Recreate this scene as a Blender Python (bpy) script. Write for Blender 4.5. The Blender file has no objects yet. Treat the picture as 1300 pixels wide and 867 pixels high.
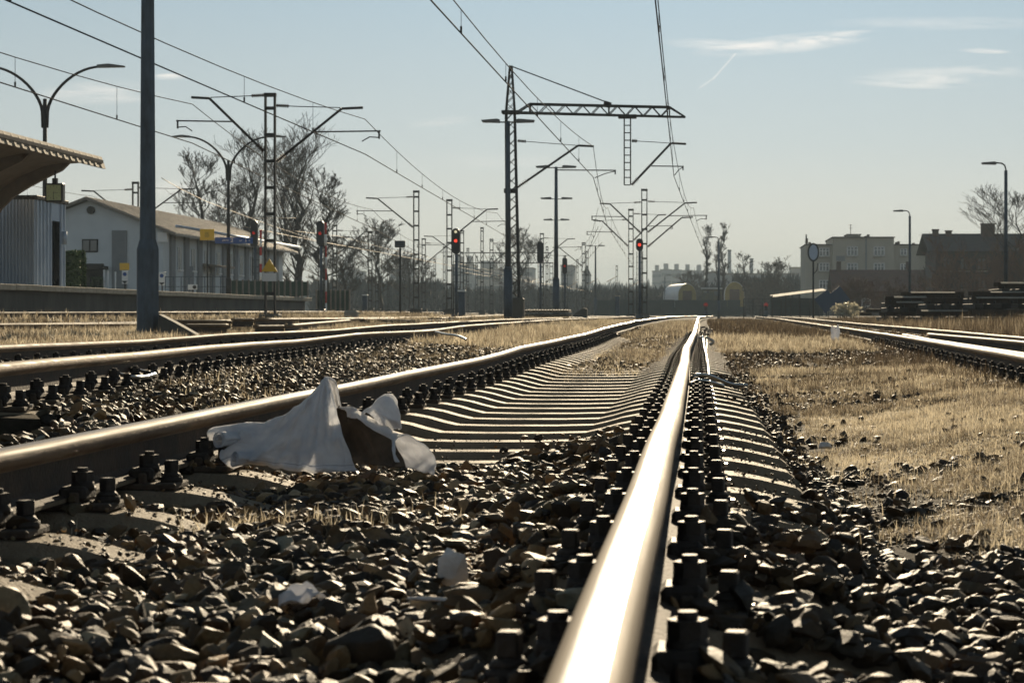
import bpy, bmesh, math, random
import numpy as np
from mathutils import Vector, Matrix, Quaternion, noise

S = bpy.context.scene
COL = S.collection
R = math.radians
random.seed(7)

# ---------------------------------------------------------------- camera
FP, VX, VY, CH = 2528.0, 888.0, 401.0, 0.304      # focal length in photo pixels, vanishing point of the track, eye height above railhead
cam_d = bpy.data.cameras.new('camera')
cam = bpy.data.objects.new('camera', cam_d); COL.objects.link(cam)
cam.location = (0, 0, CH); cam.rotation_euler = (R(90), 0, 0)
cam_d.sensor_width = 36; cam_d.lens = FP / 1300 * 36
cam_d.shift_x = -(VX - 650) / 1300; cam_d.shift_y = -(433.5 - VY) / 1300
cam_d.clip_start = 0.05; cam_d.clip_end = 9000
cam_d.dof.use_dof = True; cam_d.dof.focus_distance = 10.5; cam_d.dof.aperture_fstop = 13
S.camera = cam

# ---------------------------------------------------------------- sky, sun, exposure
SUN_EL, SUN_AZ = R(16.0), R(0.6)                  # straight ahead of the camera, over the vanishing point of the track
SKY_STR, SUN_STR, EXPO = 0.05, 5.0, 0.95
S.view_settings.view_transform = 'Standard'; S.view_settings.look = 'None'
S.view_settings.gamma = 1.0; S.view_settings.exposure = EXPO
S.view_settings.use_curve_mapping = False
W = bpy.data.worlds.new('World'); S.world = W; W.use_nodes = True
nt = W.node_tree; nt.nodes.clear()
def N(t, **k):
    n = nt.nodes.new(t)
    for a, v in k.items(): setattr(n, a, v)
    return n
def L(a, b): nt.links.new(a, b)
def mth(op, a, b=None, c=None):
    n = N('ShaderNodeMath', operation=op)
    for i, v in enumerate((a, b, c)):
        if v is None: continue
        if isinstance(v, (int, float)): n.inputs[i].default_value = v
        else: L(v, n.inputs[i])
    return n.outputs[0]
def mixc(f, a, b, mode='MIX'):
    n = N('ShaderNodeMix', data_type='RGBA', blend_type=mode)
    for s_, v in ((n.inputs[0], f), (n.inputs[6], a), (n.inputs[7], b)):
        if isinstance(v, (int, float, tuple)): s_.default_value = v
        else: L(v, s_)
    return n.outputs[2]
sky = N('ShaderNodeTexSky', sky_type='NISHITA', sun_disc=False, sun_elevation=SUN_EL, sun_rotation=SUN_AZ,
        altitude=200, air_density=1.0, dust_density=0.6, ozone_density=1.5)
hsv = N('ShaderNodeHueSaturation'); hsv.inputs['Saturation'].default_value = 0.62; L(sky.outputs[0], hsv.inputs['Color'])
tc = N('ShaderNodeTexCoord'); sp = N('ShaderNodeSeparateXYZ'); L(tc.outputs['Generated'], sp.inputs[0])
yy = mth('MAXIMUM', sp.outputs[1], 0.05)
u = mth('DIVIDE', sp.outputs[0], yy); v = mth('DIVIDE', sp.outputs[2], yy)
def gate(): return mth('GREATER_THAN', sp.outputs[1], 0.1)
nz = N('ShaderNodeTexNoise'); nz.inputs['Scale'].default_value = 20; nz.inputs['Detail'].default_value = 11; nz.inputs['Roughness'].default_value = .68; nz.inputs['Distortion'].default_value = .6
cb = N('ShaderNodeCombineXYZ'); L(mth('MULTIPLY', u, 1.0), cb.inputs[0]); L(mth('MULTIPLY', v, 8.0), cb.inputs[1]); L(cb.outputs[0], nz.inputs['Vector'])
nzo = nz.outputs['Fac']
def wisp(px, py, wx, wy, tilt, amp):              # a thin cirrus patch at a fixed direction of the sky
    cu, cv = (px - VX) / FP, (VY - py) / FP
    du = mth('SUBTRACT', u, cu); dv = mth('SUBTRACT', v, cv)
    dv = mth('SUBTRACT', dv, mth('MULTIPLY', du, tilt))
    a = mth('POWER', mth('ABSOLUTE', mth('DIVIDE', du, wx / FP)), 2.0); b = mth('POWER', mth('ABSOLUTE', mth('DIVIDE', dv, wy / FP)), 2.0)
    e = mth('MAXIMUM', mth('SUBTRACT', 1.0, mth('ADD', a, b)), 0.0)
    m = mth('MULTIPLY', e, mth('MAXIMUM', mth('SUBTRACT', mth('MULTIPLY', nzo, 4.6), 1.75), 0.0))
    return mth('MULTIPLY', m, amp)
cl = None
for w_ in [(1000, 56, 125, 13, .10, .9), (905, 57, 70, 8, -.05, .7), (1060, 47, 60, 6, .12, .7), (1165, 104, 95, 10, -.02, .9), (1225, 92, 130, 9, 0.0, .5),
           (1250, 65, 35, 4, -.05, .8), (215, 98, 24, 5, 0, 1.3), (130, 118, 90, 17, .03, .7), (230, 240, 60, 12, 0, .5), (100, 270, 120, 14, .0, .5),
           (560, 155, 50, 6, .1, .3), (1200, 30, 160, 10, 0, .35), (620, 205, 130, 10, 0, .2)]:
    o_ = wisp(*w_); cl = o_ if cl is None else mth('ADD', cl, o_)
def trail(px0, py0, px1, py1, wd, amp):           # a short contrail
    x0, y0, x1, y1 = (px0 - VX) / FP, (VY - py0) / FP, (px1 - VX) / FP, (VY - py1) / FP
    ln = math.hypot(x1 - x0, y1 - y0); tx, ty = (x1 - x0) / ln, (y1 - y0) / ln
    du = mth('SUBTRACT', u, x0); dv = mth('SUBTRACT', v, y0)
    t_ = mth('ADD', mth('MULTIPLY', du, tx), mth('MULTIPLY', dv, ty))
    d_ = mth('ABSOLUTE', mth('SUBTRACT', mth('MULTIPLY', du, ty), mth('MULTIPLY', dv, tx)))
    k = mth('MAXIMUM', mth('SUBTRACT', 1.0, mth('DIVIDE', d_, wd / FP)), 0.0)
    g = mth('MULTIPLY', mth('GREATER_THAN', t_, 0.0), mth('LESS_THAN', t_, ln))
    return mth('MULTIPLY', mth('MULTIPLY', k, g), amp)
cl = mth('ADD', cl, trail(888, 112, 907, 99, 1.8, .5)); cl = mth('ADD', cl, trail(906, 100, 934, 68, 1.8, .6))
cl = mth('MINIMUM', mth('MULTIPLY', cl, gate()), 1.0)
GRAD = N('ShaderNodeValToRGB')                    # the tone of the winter sky by height: milky and warm low down, grey blue higher
el = mth('ARCSINE', sp.outputs[2]); L(mth('DIVIDE', el, R(90)), GRAD.inputs[0])
cr = GRAD.color_ramp
for p_, c_ in [(0.0, (.72, .66, .53)), (.022, (.66, .635, .545)), (.055, (.50, .555, .555)), (.10, (.385, .495, .565)), (.22, (.27, .375, .48)), (.5, (.105, .15, .205)), (1.0, (.06, .09, .13))]:
    if p_ == 0: e_ = cr.elements[0]
    elif p_ == 1.0: e_ = cr.elements[-1]
    else: e_ = cr.elements.new(p_)
    e_.position = p_; e_.color = (*c_, 1)
bw = N('ShaderNodeRGBToBW'); L(sky.outputs[0], bw.inputs[0])
lum = mth('DIVIDE', bw.outputs[0], mth('ADD', bw.outputs[0], 7.0))     # the physical sky's brightness, its glare held back as the photograph's exposure does
fac = mth('MULTIPLY', mth('ADD', mth('MULTIPLY', lum, .72), .25), 20 * .85)
fc = N('ShaderNodeCombineXYZ'); [L(fac, fc.inputs[i]) for i in range(3)]
base = mixc(1.0, GRAD.outputs[0], fc.outputs[0], 'MULTIPLY')
skyc = mixc(mth('MULTIPLY', cl, .62), base, (13.0, 12.0, 10.9, 1))
bg = N('ShaderNodeBackground'); bg.inputs['Strength'].default_value = SKY_STR; L(skyc, bg.inputs['Color'])
wo = N('ShaderNodeOutputWorld'); L(bg.outputs[0], wo.inputs['Surface'])
sd = Vector((math.sin(SUN_AZ) * math.cos(SUN_EL), math.cos(SUN_AZ) * math.cos(SUN_EL), math.sin(SUN_EL)))
sl = bpy.data.lights.new('sun', 'SUN'); sl.energy = SUN_STR; sl.angle = R(0.53); sl.color = (1.0, .82, .57)
so = bpy.data.objects.new('sun', sl); COL.objects.link(so); so.rotation_euler = sd.to_track_quat('Z', 'Y').to_euler(); so.location = (0, 0, 30)

def at(px, py, Y):
    return Vector(((px - VX) / FP * Y, Y, CH + (VY - py) / FP * Y))
def AX(px, Y): return (px - VX) / FP * Y
def AZ(py, Y): return CH + (VY - py) / FP * Y
def lerp(t, x):
    xs = [a for a, _ in t]; ys = [b for _, b in t]
    return float(np.interp(x, xs, ys))

# ---------------------------------------------------------------- materials
MATS = {}
def mat(name, c1, c2=None, rough=.8, metal=0.0, scale=6.0, bump=0.0, bscale=None, coat=0, tr=0.0, detail=6, rough2=None, stretch=None, thr=(.35, .65)):
    m = bpy.data.materials.new(name); m.use_nodes = True; t = m.node_tree
    b = t.nodes['Principled BSDF']; b.inputs['Roughness'].default_value = rough; b.inputs['Metallic'].default_value = metal
    b.inputs['Base Color'].default_value = (*c1, 1)
    tcn = t.nodes.new('ShaderNodeTexCoord'); vec = tcn.outputs['Object']
    if stretch:
        mp = t.nodes.new('ShaderNodeMapping'); mp.inputs['Scale'].default_value = stretch; t.links.new(vec, mp.inputs[0]); vec = mp.outputs[0]
    if c2 is not None:
        n = t.nodes.new('ShaderNodeTexNoise'); n.inputs['Scale'].default_value = scale; n.inputs['Detail'].default_value = detail; n.inputs['Roughness'].default_value = .65
        t.links.new(vec, n.inputs['Vector'])
        r = t.nodes.new('ShaderNodeValToRGB'); r.color_ramp.elements[0].position = thr[0]; r.color_ramp.elements[1].position = thr[1]
        r.color_ramp.elements[0].color = (*c1, 1); r.color_ramp.elements[1].color = (*c2, 1)
        t.links.new(n.outputs['Fac'], r.inputs[0]); t.links.new(r.outputs[0], b.inputs['Base Color'])
        if rough2 is not None:
            q = t.nodes.new('ShaderNodeMapRange'); q.inputs[1].default_value = .35; q.inputs[2].default_value = .65
            q.inputs[3].default_value = rough; q.inputs[4].default_value = rough2
            t.links.new(n.outputs['Fac'], q.inputs[0]); t.links.new(q.outputs[0], b.inputs['Roughness'])
    if bump:
        n2 = t.nodes.new('ShaderNodeTexNoise'); n2.inputs['Scale'].default_value = bscale or scale * 4; n2.inputs['Detail'].default_value = 5
        t.links.new(vec, n2.inputs['Vector'])
        bm_ = t.nodes.new('ShaderNodeBump'); bm_.inputs['Strength'].default_value = bump; bm_.inputs['Distance'].default_value = .01
        t.links.new(n2.outputs['Fac'], bm_.inputs['Height']); t.links.new(bm_.outputs[0], b.inputs['Normal'])
    if tr:
        tl = t.nodes.new('ShaderNodeBsdfTranslucent'); mx = t.nodes.new('ShaderNodeMixShader'); mx.inputs[0].default_value = tr
        src = b.inputs['Base Color'].links[0].from_socket if b.inputs['Base Color'].links else None
        if src: t.links.new(src, tl.inputs[0])
        else: tl.inputs[0].default_value = (*c1, 1)
        t.links.new(b.outputs[0], mx.inputs[1]); t.links.new(tl.outputs[0], mx.inputs[2]); t.links.new(mx.outputs[0], t.nodes['Material Output'].inputs[0])
    MATS[name] = m; return m
def tintmat(name, cols, rough, tr=0.0, bump=0.0, bscale=60, spec=.5):
    m = bpy.data.materials.new(name); m.use_nodes = True; t = m.node_tree; b = t.nodes['Principled BSDF']; b.inputs['Roughness'].default_value = rough
    b.inputs['Specular IOR Level'].default_value = spec
    a = t.nodes.new('ShaderNodeAttribute'); a.attribute_name = 'tint'
    r = t.nodes.new('ShaderNodeValToRGB'); r.color_ramp.interpolation = 'LINEAR'
    while len(r.color_ramp.elements) < len(cols): r.color_ramp.elements.new(.5)
    for e, (p, c) in zip(r.color_ramp.elements, cols): e.position = p; e.color = (*c, 1)
    t.links.new(a.outputs['Fac'], r.inputs[0]); src = r.outputs[0]
    if bump:
        tcn = t.nodes.new('ShaderNodeTexCoord')
        n = t.nodes.new('ShaderNodeTexNoise'); n.inputs['Scale'].default_value = bscale; n.inputs['Detail'].default_value = 6; n.inputs['Roughness'].default_value = .7
        t.links.new(tcn.outputs['Object'], n.inputs['Vector'])
        mx = t.nodes.new('ShaderNodeMix'); mx.data_type = 'RGBA'; mx.blend_type = 'MULTIPLY'; mx.inputs[0].default_value = .8
        r2 = t.nodes.new('ShaderNodeValToRGB'); r2.color_ramp.elements[0].position = .3; r2.color_ramp.elements[0].color = (.45, .42, .38, 1); r2.color_ramp.elements[1].position = .68; r2.color_ramp.elements[1].color = (1.25, 1.2, 1.15, 1)
        t.links.new(n.outputs['Fac'], r2.inputs[0]); t.links.new(src, mx.inputs[6]); t.links.new(r2.outputs[0], mx.inputs[7]); src = mx.outputs[2]
        bm_ = t.nodes.new('ShaderNodeBump'); bm_.inputs['Strength'].default_value = bump; bm_.inputs['Distance'].default_value = .007
        t.links.new(n.outputs['Fac'], bm_.inputs['Height']); t.links.new(bm_.outputs[0], b.inputs['Normal'])
    if name == 'ballast_stone':                    # rust dust and oil lie over the stones in patches
        n3 = t.nodes.new('ShaderNodeTexNoise'); n3.inputs['Scale'].default_value = 7; n3.inputs['Detail'].default_value = 6; t.links.new(tcn.outputs['Object'], n3.inputs['Vector'])
        r3 = t.nodes.new('ShaderNodeValToRGB'); r3.color_ramp.elements[0].position = .33; r3.color_ramp.elements[0].color = (.62, .74, .74, 1); r3.color_ramp.elements[1].position = .66; r3.color_ramp.elements[1].color = (1.45, 1.12, .78, 1)
        m3 = t.nodes.new('ShaderNodeMix'); m3.data_type = 'RGBA'; m3.blend_type = 'MULTIPLY'; m3.inputs[0].default_value = 1; t.links.new(n3.outputs['Fac'], r3.inputs[0]); t.links.new(src, m3.inputs[6]); t.links.new(r3.outputs[0], m3.inputs[7]); src = m3.outputs[2]
    t.links.new(src, b.inputs['Base Color'])
    if tr:
        tl = t.nodes.new('ShaderNodeBsdfTranslucent'); mx = t.nodes.new('ShaderNodeMixShader'); mx.inputs[0].default_value = tr
        t.links.new(src, tl.inputs[0]); t.links.new(b.outputs[0], mx.inputs[1]); t.links.new(tl.outputs[0], mx.inputs[2])
        t.links.new(mx.outputs[0], t.nodes['Material Output'].inputs[0])
    MATS[name] = m; return m
def emis(name, c, s):
    m = bpy.data.materials.new(name); m.use_nodes = True; b = m.node_tree.nodes['Principled BSDF']
    b.inputs['Base Color'].default_value = (*c, 1); b.inputs['Emission Color'].default_value = (*c, 1); b.inputs['Emission Strength'].default_value = s
    MATS[name] = m; return m
M_SOIL = mat('soil', (.035, .028, .02), (.085, .068, .045), .95, scale=2.2, bump=.8, bscale=40)
M_FIELD = mat('trackbed', (.022, .018, .013), (.065, .052, .034), .95, scale=3, bump=1, bscale=70)
M_HEAD2 = mat('dull_railhead', (.20, .16, .11), (.13, .10, .066), .6, .0, scale=3, rough2=.75, stretch=(25, .6, 1))
M_HEAD = mat('railhead_steel', (.22, .175, .12), (.14, .105, .07), .28, .10, scale=3.0, rough2=.40, stretch=(60, .8, 1), bump=.12, bscale=30)
M_HEADS = mat('railhead_side', (.23, .16, .10), (.14, .095, .06), .5, .35, scale=9, rough2=.7, bump=.25, bscale=60, stretch=(1, .3, 1))
M_WEB = mat('rusty_web', (.03, .02, .013), (.06, .038, .022), .85, 0.0, scale=14, bump=.5, bscale=80)
M_PLATE = mat('rusty_plate', (.04, .028, .018), (.08, .058, .038), .9, scale=20, bump=.5, bscale=90)
M_FOOT = mat('rusty_foot', (.11, .08, .05), (.18, .14, .09), .85, 0.0, scale=20, bump=.5, bscale=90)
M_BOLT = mat('greasy_bolt_iron', (.012, .009, .007), (.03, .021, .014), .7, .1, scale=40, bump=.4, bscale=120)
M_CONC = mat('sleeper_concrete', (.25, .205, .145), (.15, .12, .082), .72, scale=9, bump=.7, bscale=110, detail=9, thr=(.3, .7))
M_PCONC = mat('platform_concrete', (.36, .33, .27), (.24, .22, .18), .9, scale=3, bump=.3)
M_PWALL = mat('platform_wall', (.055, .05, .042), (.10, .095, .08), .9, scale=1.2, bump=.4, stretch=(1, 1, .4))
M_STEEL = mat('dark_mast_steel', (.016, .015, .014), (.032, .027, .022), .75, .0, scale=8)
M_GALV = mat('galvanised_pole', (.09, .12, .155), (.05, .06, .068), .6, .2, scale=5, stretch=(1, 1, .35), bump=.2, bscale=30)
M_WIRE = mat('wire_metal', (.035, .03, .028), None, .95, 0)
M_WIRE.node_tree.nodes['Principled BSDF'].inputs['Specular IOR Level'].default_value = .05
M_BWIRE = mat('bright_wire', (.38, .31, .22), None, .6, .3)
M_INS = mat('insulator', (.05, .03, .02), None, .85)
M_WHITEW = mat('render_wall', (.62, .66, .68), (.54, .58, .60), .85, scale=.6, bump=.1)
M_GREYW = mat('grey_pilaster', (.25, .26, .265), (.2, .21, .22), .85, scale=.8)
M_ROOFM = mat('profiled_roof', (.26, .22, .175), (.18, .155, .125), .5, .2, scale=2)
M_CORR = mat('ribbed_metal', (.44, .52, .62), (.36, .43, .53), .5, .3, scale=2, stretch=(1, 1, .3))
M_DARK = mat('dark_opening', (.008, .008, .009), None, 1.0)
M_DARK.node_tree.nodes['Principled BSDF'].inputs['Specular IOR Level'].default_value = 0
M_GLASS = mat('window_glass', (.10, .12, .13), None, .12)
M_FRAME = mat('white_frame', (.75, .75, .72), None, .5)
M_CANOPY = mat('canopy_metal', (.24, .19, .125), (.17, .13, .085), .8, 0, scale=3)
M_CANU = mat('canopy_underside', (.20, .15, .10), (.15, .11, .075), .7, scale=3)
M_BLACK = mat('black_paint', (.012, .012, .012), None, .45)
M_BLUE = mat('blue_sign', (.015, .07, .27), None, .5)
M_YEL = mat('yellow_sign', (.75, .45, .03), None, .5)
M_WHITE = mat('white_paint', (.78, .78, .76), None, .55)
M_REDP = mat('red_paint', (.5, .03, .02), None, .5)
M_GREENF = mat('green_fence', (.03, .06, .035), (.045, .075, .045), .6, scale=4)
M_HEDGE = mat('hedge_leaf', (.03, .06, .02), (.055, .085, .03), .7, scale=8, tr=.15)
M_BARK = mat('bark', (.06, .05, .04), (.035, .03, .024), .9, scale=5)
M_TWIG = mat('twig', (.075, .06, .045), (.05, .042, .034), .9, scale=3)
M_RTWIG = mat('reddish_twig', (.13, .075, .045), (.09, .055, .035), .9, scale=3)
M_WOOD = mat('far_wood', (.05, .055, .052), (.075, .075, .065), .95, scale=.1)
M_CLOTH = mat('sackcloth', (.86, .87, .89), (.76, .77, .80), .8, scale=18, bump=.45, bscale=420, tr=.52)
M_CLOCK = mat('clock_face', (.62, .70, .40), None, .4)
M_SIGG = mat('signal_hood', (.015, .015, .016), None, .5)
M_RED = emis('red_lamp', (1.0, .06, .03), .75)
M_REDD = emis('dim_red_lamp', (.7, .03, .02), .12)
M_PALE = emis('pale_lamp', (1.0, .9, .6), .35)
M_BLOCK = mat('panel_block', (.38, .38, .37), (.32, .32, .31), .9, scale=.05)
M_FLAT = mat('cream_stucco', (.46, .42, .34), (.40, .37, .30), .9, scale=.4)
M_BRICK = mat('dark_brick', (.12, .075, .055), (.09, .06, .045), .9, scale=1)
M_DBRICK = mat('sooty_brick', (.055, .05, .047), (.04, .036, .034), .9, scale=1)
M_ROOFT = mat('dark_roof_tile', (.05, .042, .04), (.07, .055, .05), .8, scale=1.5, bump=.4, bscale=5)
M_RROOF = mat('brown_roof_tile', (.14, .065, .045), (.10, .05, .037), .8, scale=1.5)
M_YCAR = mat('yellow_wagon_paint', (.33, .25, .06), (.22, .17, .05), .6, scale=2)
M_WCAR = mat('white_wagon_roof', (.68, .68, .68), (.55, .55, .55), .45, scale=2)
M_GCAR = mat('dark_green_metal', (.025, .045, .04), (.035, .055, .05), .6, scale=1)
M_LOCO = mat('dark_engine_paint', (.05, .06, .045), (.1, .08, .03), .6, scale=2)
M_BTARP = mat('blue_tarp', (.02, .045, .095), None, .5)
M_LUM = mat('lamp_housing', (.10, .10, .10), None, .4, .3)
M_CABLE = mat('bond_cable', (.35, .35, .34), None, .3, .9)
M_WSTONE = mat('pale_stone', (.62, .60, .58), (.48, .46, .44), .8, scale=20, bump=.5, bscale=90)
M_LITTER = mat('white_plastic', (.78, .78, .8), None, .5, tr=.3)
M_CLOTHSHADE = mat('cloth_painted_shade', (.09, .078, .066), (.05, .043, .037), .9, scale=12, bump=.3, bscale=200)  # dark opaque colour painted in for the shade inside the fold
M_SEAM = mat('hem_seam', (.50, .50, .52), None, .9)
M_ROCK = tintmat('ballast_stone', [(0, (.018, .015, .011)), (.28, (.05, .037, .023)), (.5, (.115, .083, .046)), (.72, (.20, .155, .092)), (.88, (.30, .255, .18)), (1, (.55, .51, .44))], .6, spec=.28, bump=.7, bscale=45)
for m_, s_ in ((M_FIELD, .05), (M_SOIL, .05), (M_HEAD, .15), (M_HEAD2, .05), (M_CONC, .08), (M_FOOT, .15), (M_HEADS, .3), (M_PCONC, .1)): m_.node_tree.nodes['Principled BSDF'].inputs['Specular IOR Level'].default_value = s_
M_GRASS = tintmat('dry_grass', [(0, (.05, .037, .024)), (.3, (.13, .10, .066)), (.6, (.30, .25, .175)), (1, (.74, .65, .48))], .55, tr=.42, spec=.25)

# ---------------------------------------------------------------- mesh builder
class MB:
    def __init__(s): s.v = []; s.f = []; s.m = []; s.sm = []
    def add(s, vs, fs, mi=0, smooth=False):
        o = len(s.v); s.v += [tuple(p) for p in vs]
        for f in fs: s.f.append(tuple(i + o for i in f)); s.m.append(mi); s.sm.append(smooth)
        return s
    def box(s, c, d, rz=0, mi=0, ry=0, rx=0, bev=0):
        x, y, z = d[0] / 2, d[1] / 2, d[2] / 2
        M = Matrix.Rotation(rz, 3, 'Z') @ Matrix.Rotation(ry, 3, 'Y') @ Matrix.Rotation(rx, 3, 'X'); c = Vector(c)
        if bev:
            b = min(bev, x * .9, y * .9, z * .9); pts = []
            for sx in (-1, 1):
                for sy in (-1, 1):
                    for sz in (-1, 1):
                        pts += [(sx * (x - b), sy * (y - b), sz * z), (sx * (x - b), sy * y, sz * (z - b)), (sx * x, sy * (y - b), sz * (z - b))]
            bm = bmesh.new()
            for p in pts: bm.verts.new(p)
            r = bmesh.ops.convex_hull(bm, input=bm.verts); bm.verts.index_update()
            s.add([c + M @ q.co for q in bm.verts], [[q.index for q in f.verts] for f in bm.faces], mi); bm.free(); return s
        p = [c + M @ Vector((a * x, b * y, e * z)) for a, b, e in ((-1, -1, -1), (1, -1, -1), (1, 1, -1), (-1, 1, -1), (-1, -1, 1), (1, -1, 1), (1, 1, 1), (-1, 1, 1))]
        return s.add(p, [(0, 3, 2, 1), (4, 5, 6, 7), (0, 1, 5, 4), (1, 2, 6, 5), (2, 3, 7, 6), (3, 0, 4, 7)], mi)
    def bar(s, a, b, w, h=None, mi=0):
        a = Vector(a); b = Vector(b); d = b - a; l = d.length
        if l < 1e-6: return s
        q = d.to_track_quat('Z', 'Y').to_matrix(); h = h or w; o = len(s.v)
        ps = []
        for e in (a, b):
            for x, y in ((-1, -1), (1, -1), (1, 1), (-1, 1)): ps.append(e + q @ Vector((x * w / 2, y * h / 2, 0)))
        return s.add(ps, [(3, 2, 1, 0), (4, 5, 6, 7), (0, 1, 5, 4), (1, 2, 6, 5), (2, 3, 7, 6), (3, 0, 4, 7)], mi)
    def cyl(s, a, b, r0, r1=None, n=10, mi=0, caps=True, smooth=True):
        a = Vector(a); b = Vector(b); r1 = r0 if r1 is None else r1; q = (b - a).to_track_quat('Z', 'Y').to_matrix()
        ps = []
        for e, r in ((a, r0), (b, r1)):
            for i in range(n): t = 2 * math.pi * i / n; ps.append(e + q @ Vector((math.cos(t) * r, math.sin(t) * r, 0)))
        s.add(ps, [(i, (i + 1) % n, n + (i + 1) % n, n + i) for i in range(n)], mi, smooth)
        if caps: o = len(s.v) - 2 * n; s.f += [tuple(o + i for i in range(n))[::-1], tuple(o + n + i for i in range(n))]; s.m += [mi, mi]; s.sm += [False, False]
        return s
    def tube(s, pts, r, n=6, mi=0, radii=None):
        pts = [Vector(p) for p in pts]; o = len(s.v); k = len(pts); vs = []
        for i, p in enumerate(pts):
            d = (pts[min(i + 1, k - 1)] - pts[max(i - 1, 0)]); q = d.to_track_quat('Z', 'Y').to_matrix(); rr = radii[i] if radii else r
            for j in range(n): t = 2 * math.pi * j / n; vs.append(p + q @ Vector((math.cos(t) * rr, math.sin(t) * rr, 0)))
        fs = []
        for i in range(k - 1):
            for j in range(n): fs.append((i * n + j, i * n + (j + 1) % n, (i + 1) * n + (j + 1) % n, (i + 1) * n + j))
        s.add(vs, fs, mi, True); s.f += [tuple(o + j for j in range(n))[::-1], tuple(o + (k - 1) * n + j for j in range(n))]; s.m += [mi, mi]; s.sm += [False, False]
        return s
    def prism(s, poly, ax, a, b, mi=0):            # polygon in the plane across axis ax, from a to b
        n = len(poly); ps = []
        for e in (a, b):
            for p, q in poly: ps.append({'x': (e, p, q), 'y': (p, e, q), 'z': (p, q, e)}[ax])
        return s.add(ps, [tuple(range(n)), tuple(range(2 * n - 1, n - 1, -1))] + [(i, i + n, (i + 1) % n + n, (i + 1) % n) for i in range(n)], mi)
    def sphere(s, c, r, mi=0, n=10, sc=(1, 1, 1)):
        c = Vector(c); vs = [c + Vector((0, 0, r * sc[2]))]; m = n // 2
        for i in range(1, m):
            a = math.pi * i / m
            for j in range(n): t = 2 * math.pi * j / n; vs.append(c + Vector((math.sin(a) * math.cos(t) * r * sc[0], math.sin(a) * math.sin(t) * r * sc[1], math.cos(a) * r * sc[2])))
        vs.append(c - Vector((0, 0, r * sc[2]))); fs = [(0, 1 + j, 1 + (j + 1) % n) for j in range(n)]
        for i in range(m - 2):
            for j in range(n): fs.append((1 + i * n + j, 1 + (i + 1) * n + j, 1 + (i + 1) * n + (j + 1) % n, 1 + i * n + (j + 1) % n))
        l = len(vs) - 1; fs += [(l, 1 + (m - 2) * n + (j + 1) % n, 1 + (m - 2) * n + j) for j in range(n)]
        return s.add(vs, fs, mi, True)
    def mesh(s, name, mats):
        me = bpy.data.meshes.new(name); me.from_pydata(s.v, [], s.f)
        for m in (mats if isinstance(mats, (list, tuple)) else [mats]): me.materials.append(m)
        me.polygons.foreach_set('material_index', s.m); me.polygons.foreach_set('use_smooth', s.sm); me.update(); return me
    def build(s, name, mats, parent=None, loc=(0, 0, 0), rz=0):
        o = bpy.data.objects.new(name, s.mesh(name, mats)); COL.objects.link(o); o.location = loc; o.rotation_euler = (0, 0, rz)
        if parent is not None: o.parent = parent
        return o
def tag(o, label=None, cat=None, group=None, kind=None):
    if label: o['label'] = label
    if cat: o['category'] = cat
    if group: o['group'] = group
    if kind: o['kind'] = kind
    return o
def thing(name, label, cat, loc=(0, 0, 0), rz=0, group=None):
    o = bpy.data.objects.new(name, None); COL.objects.link(o); o.location = loc; o.rotation_euler = (0, 0, rz); o.empty_display_size = .2
    return tag(o, label, cat, group)
def copy_tree(o, parent=None):
    c = o.copy(); COL.objects.link(c); c.parent = parent
    for ch in [k for k in o.children]: copy_tree(ch, c)
    return c
def arrmesh(name, V, F, matl, tint=None, smooth=False):
    V = np.asarray(V, np.float32); F = np.asarray(F, np.int32); k = F.shape[1]
    me = bpy.data.meshes.new(name); me.vertices.add(len(V)); me.vertices.foreach_set('co', V.ravel())
    me.loops.add(F.size); me.loops.foreach_set('vertex_index', F.ravel()); me.polygons.add(len(F))
    me.polygons.foreach_set('loop_start', np.arange(0, F.size, k, dtype=np.int32)); me.polygons.foreach_set('loop_total', np.full(len(F), k, np.int32))
    me.update(calc_edges=True); me.materials.append(matl)
    if not smooth: me.polygons.foreach_set('use_smooth', np.zeros(len(F), bool))
    else: me.polygons.foreach_set('use_smooth', np.ones(len(F), bool))
    if tint is not None:
        a = me.attributes.new('tint', 'FLOAT', 'POINT'); a.data.foreach_set('value', np.asarray(tint, np.float32))
    o = bpy.data.objects.new(name, me); COL.objects.link(o); return o

# ---------------------------------------------------------------- track lines and the lie of the land
E1 = [(0, 0), (15, 0), (18, .03), (24, .045), (28, .065), (32, .105), (38, .14), (44, .165), (49, .19), (60, .215), (75, .235), (96, .275), (150, .288), (400, .29)]
X1 = [(0, -.847), (12, -.847), (18, -.87), (30, -.82), (49, -.80), (75, -.80), (96, -.72), (140, -.35), (400, 3)]
E2 = [(0, .14), (7.7, .124), (14, .10), (19, .074), (21, .075), (23.4, .105), (26, .10), (30, .093), (32, .12), (35, .146), (43, .168), (56.5, .204), (75, .235), (100, .27), (150, .286), (400, .29)]
X2 = [(0, -2.4), (7.7, -3.45), (14, -4.2), (20.5, -4.8), (35, -4.8), (58, -4.95), (80, -4.5), (120, -4.3), (400, -2)]
E3 = [(0, .19), (30, .188), (38, .175), (55, .235), (75, .262), (100, .285), (400, .29)]
X3 = [(0, -11.3), (33, -11.2), (64, -10.7), (120, -11.4), (400, -9)]
E4 = [(0, .36), (45, .39), (60, .43), (84, .50), (120, .55), (150, .56), (400, .56)]
X4 = [(0, -16.35), (64, -16.35), (120, -18.2), (400, -32)]
E5 = [(0, .04), (13.6, .038), (27, .028), (40, .05), (63, .062), (80, .12), (100, .19), (150, .265), (400, .29)]
X5 = [(0, 2.35), (13.6, 2.97), (27, 3.55), (40, 3.82), (63, 4.4), (100, 4.6), (150, 5.0), (400, 12)]
def sm(a, b, x): t = max(0., min(1., (x - a) / (b - a))); return t * t * (3 - 2 * t)
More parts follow.
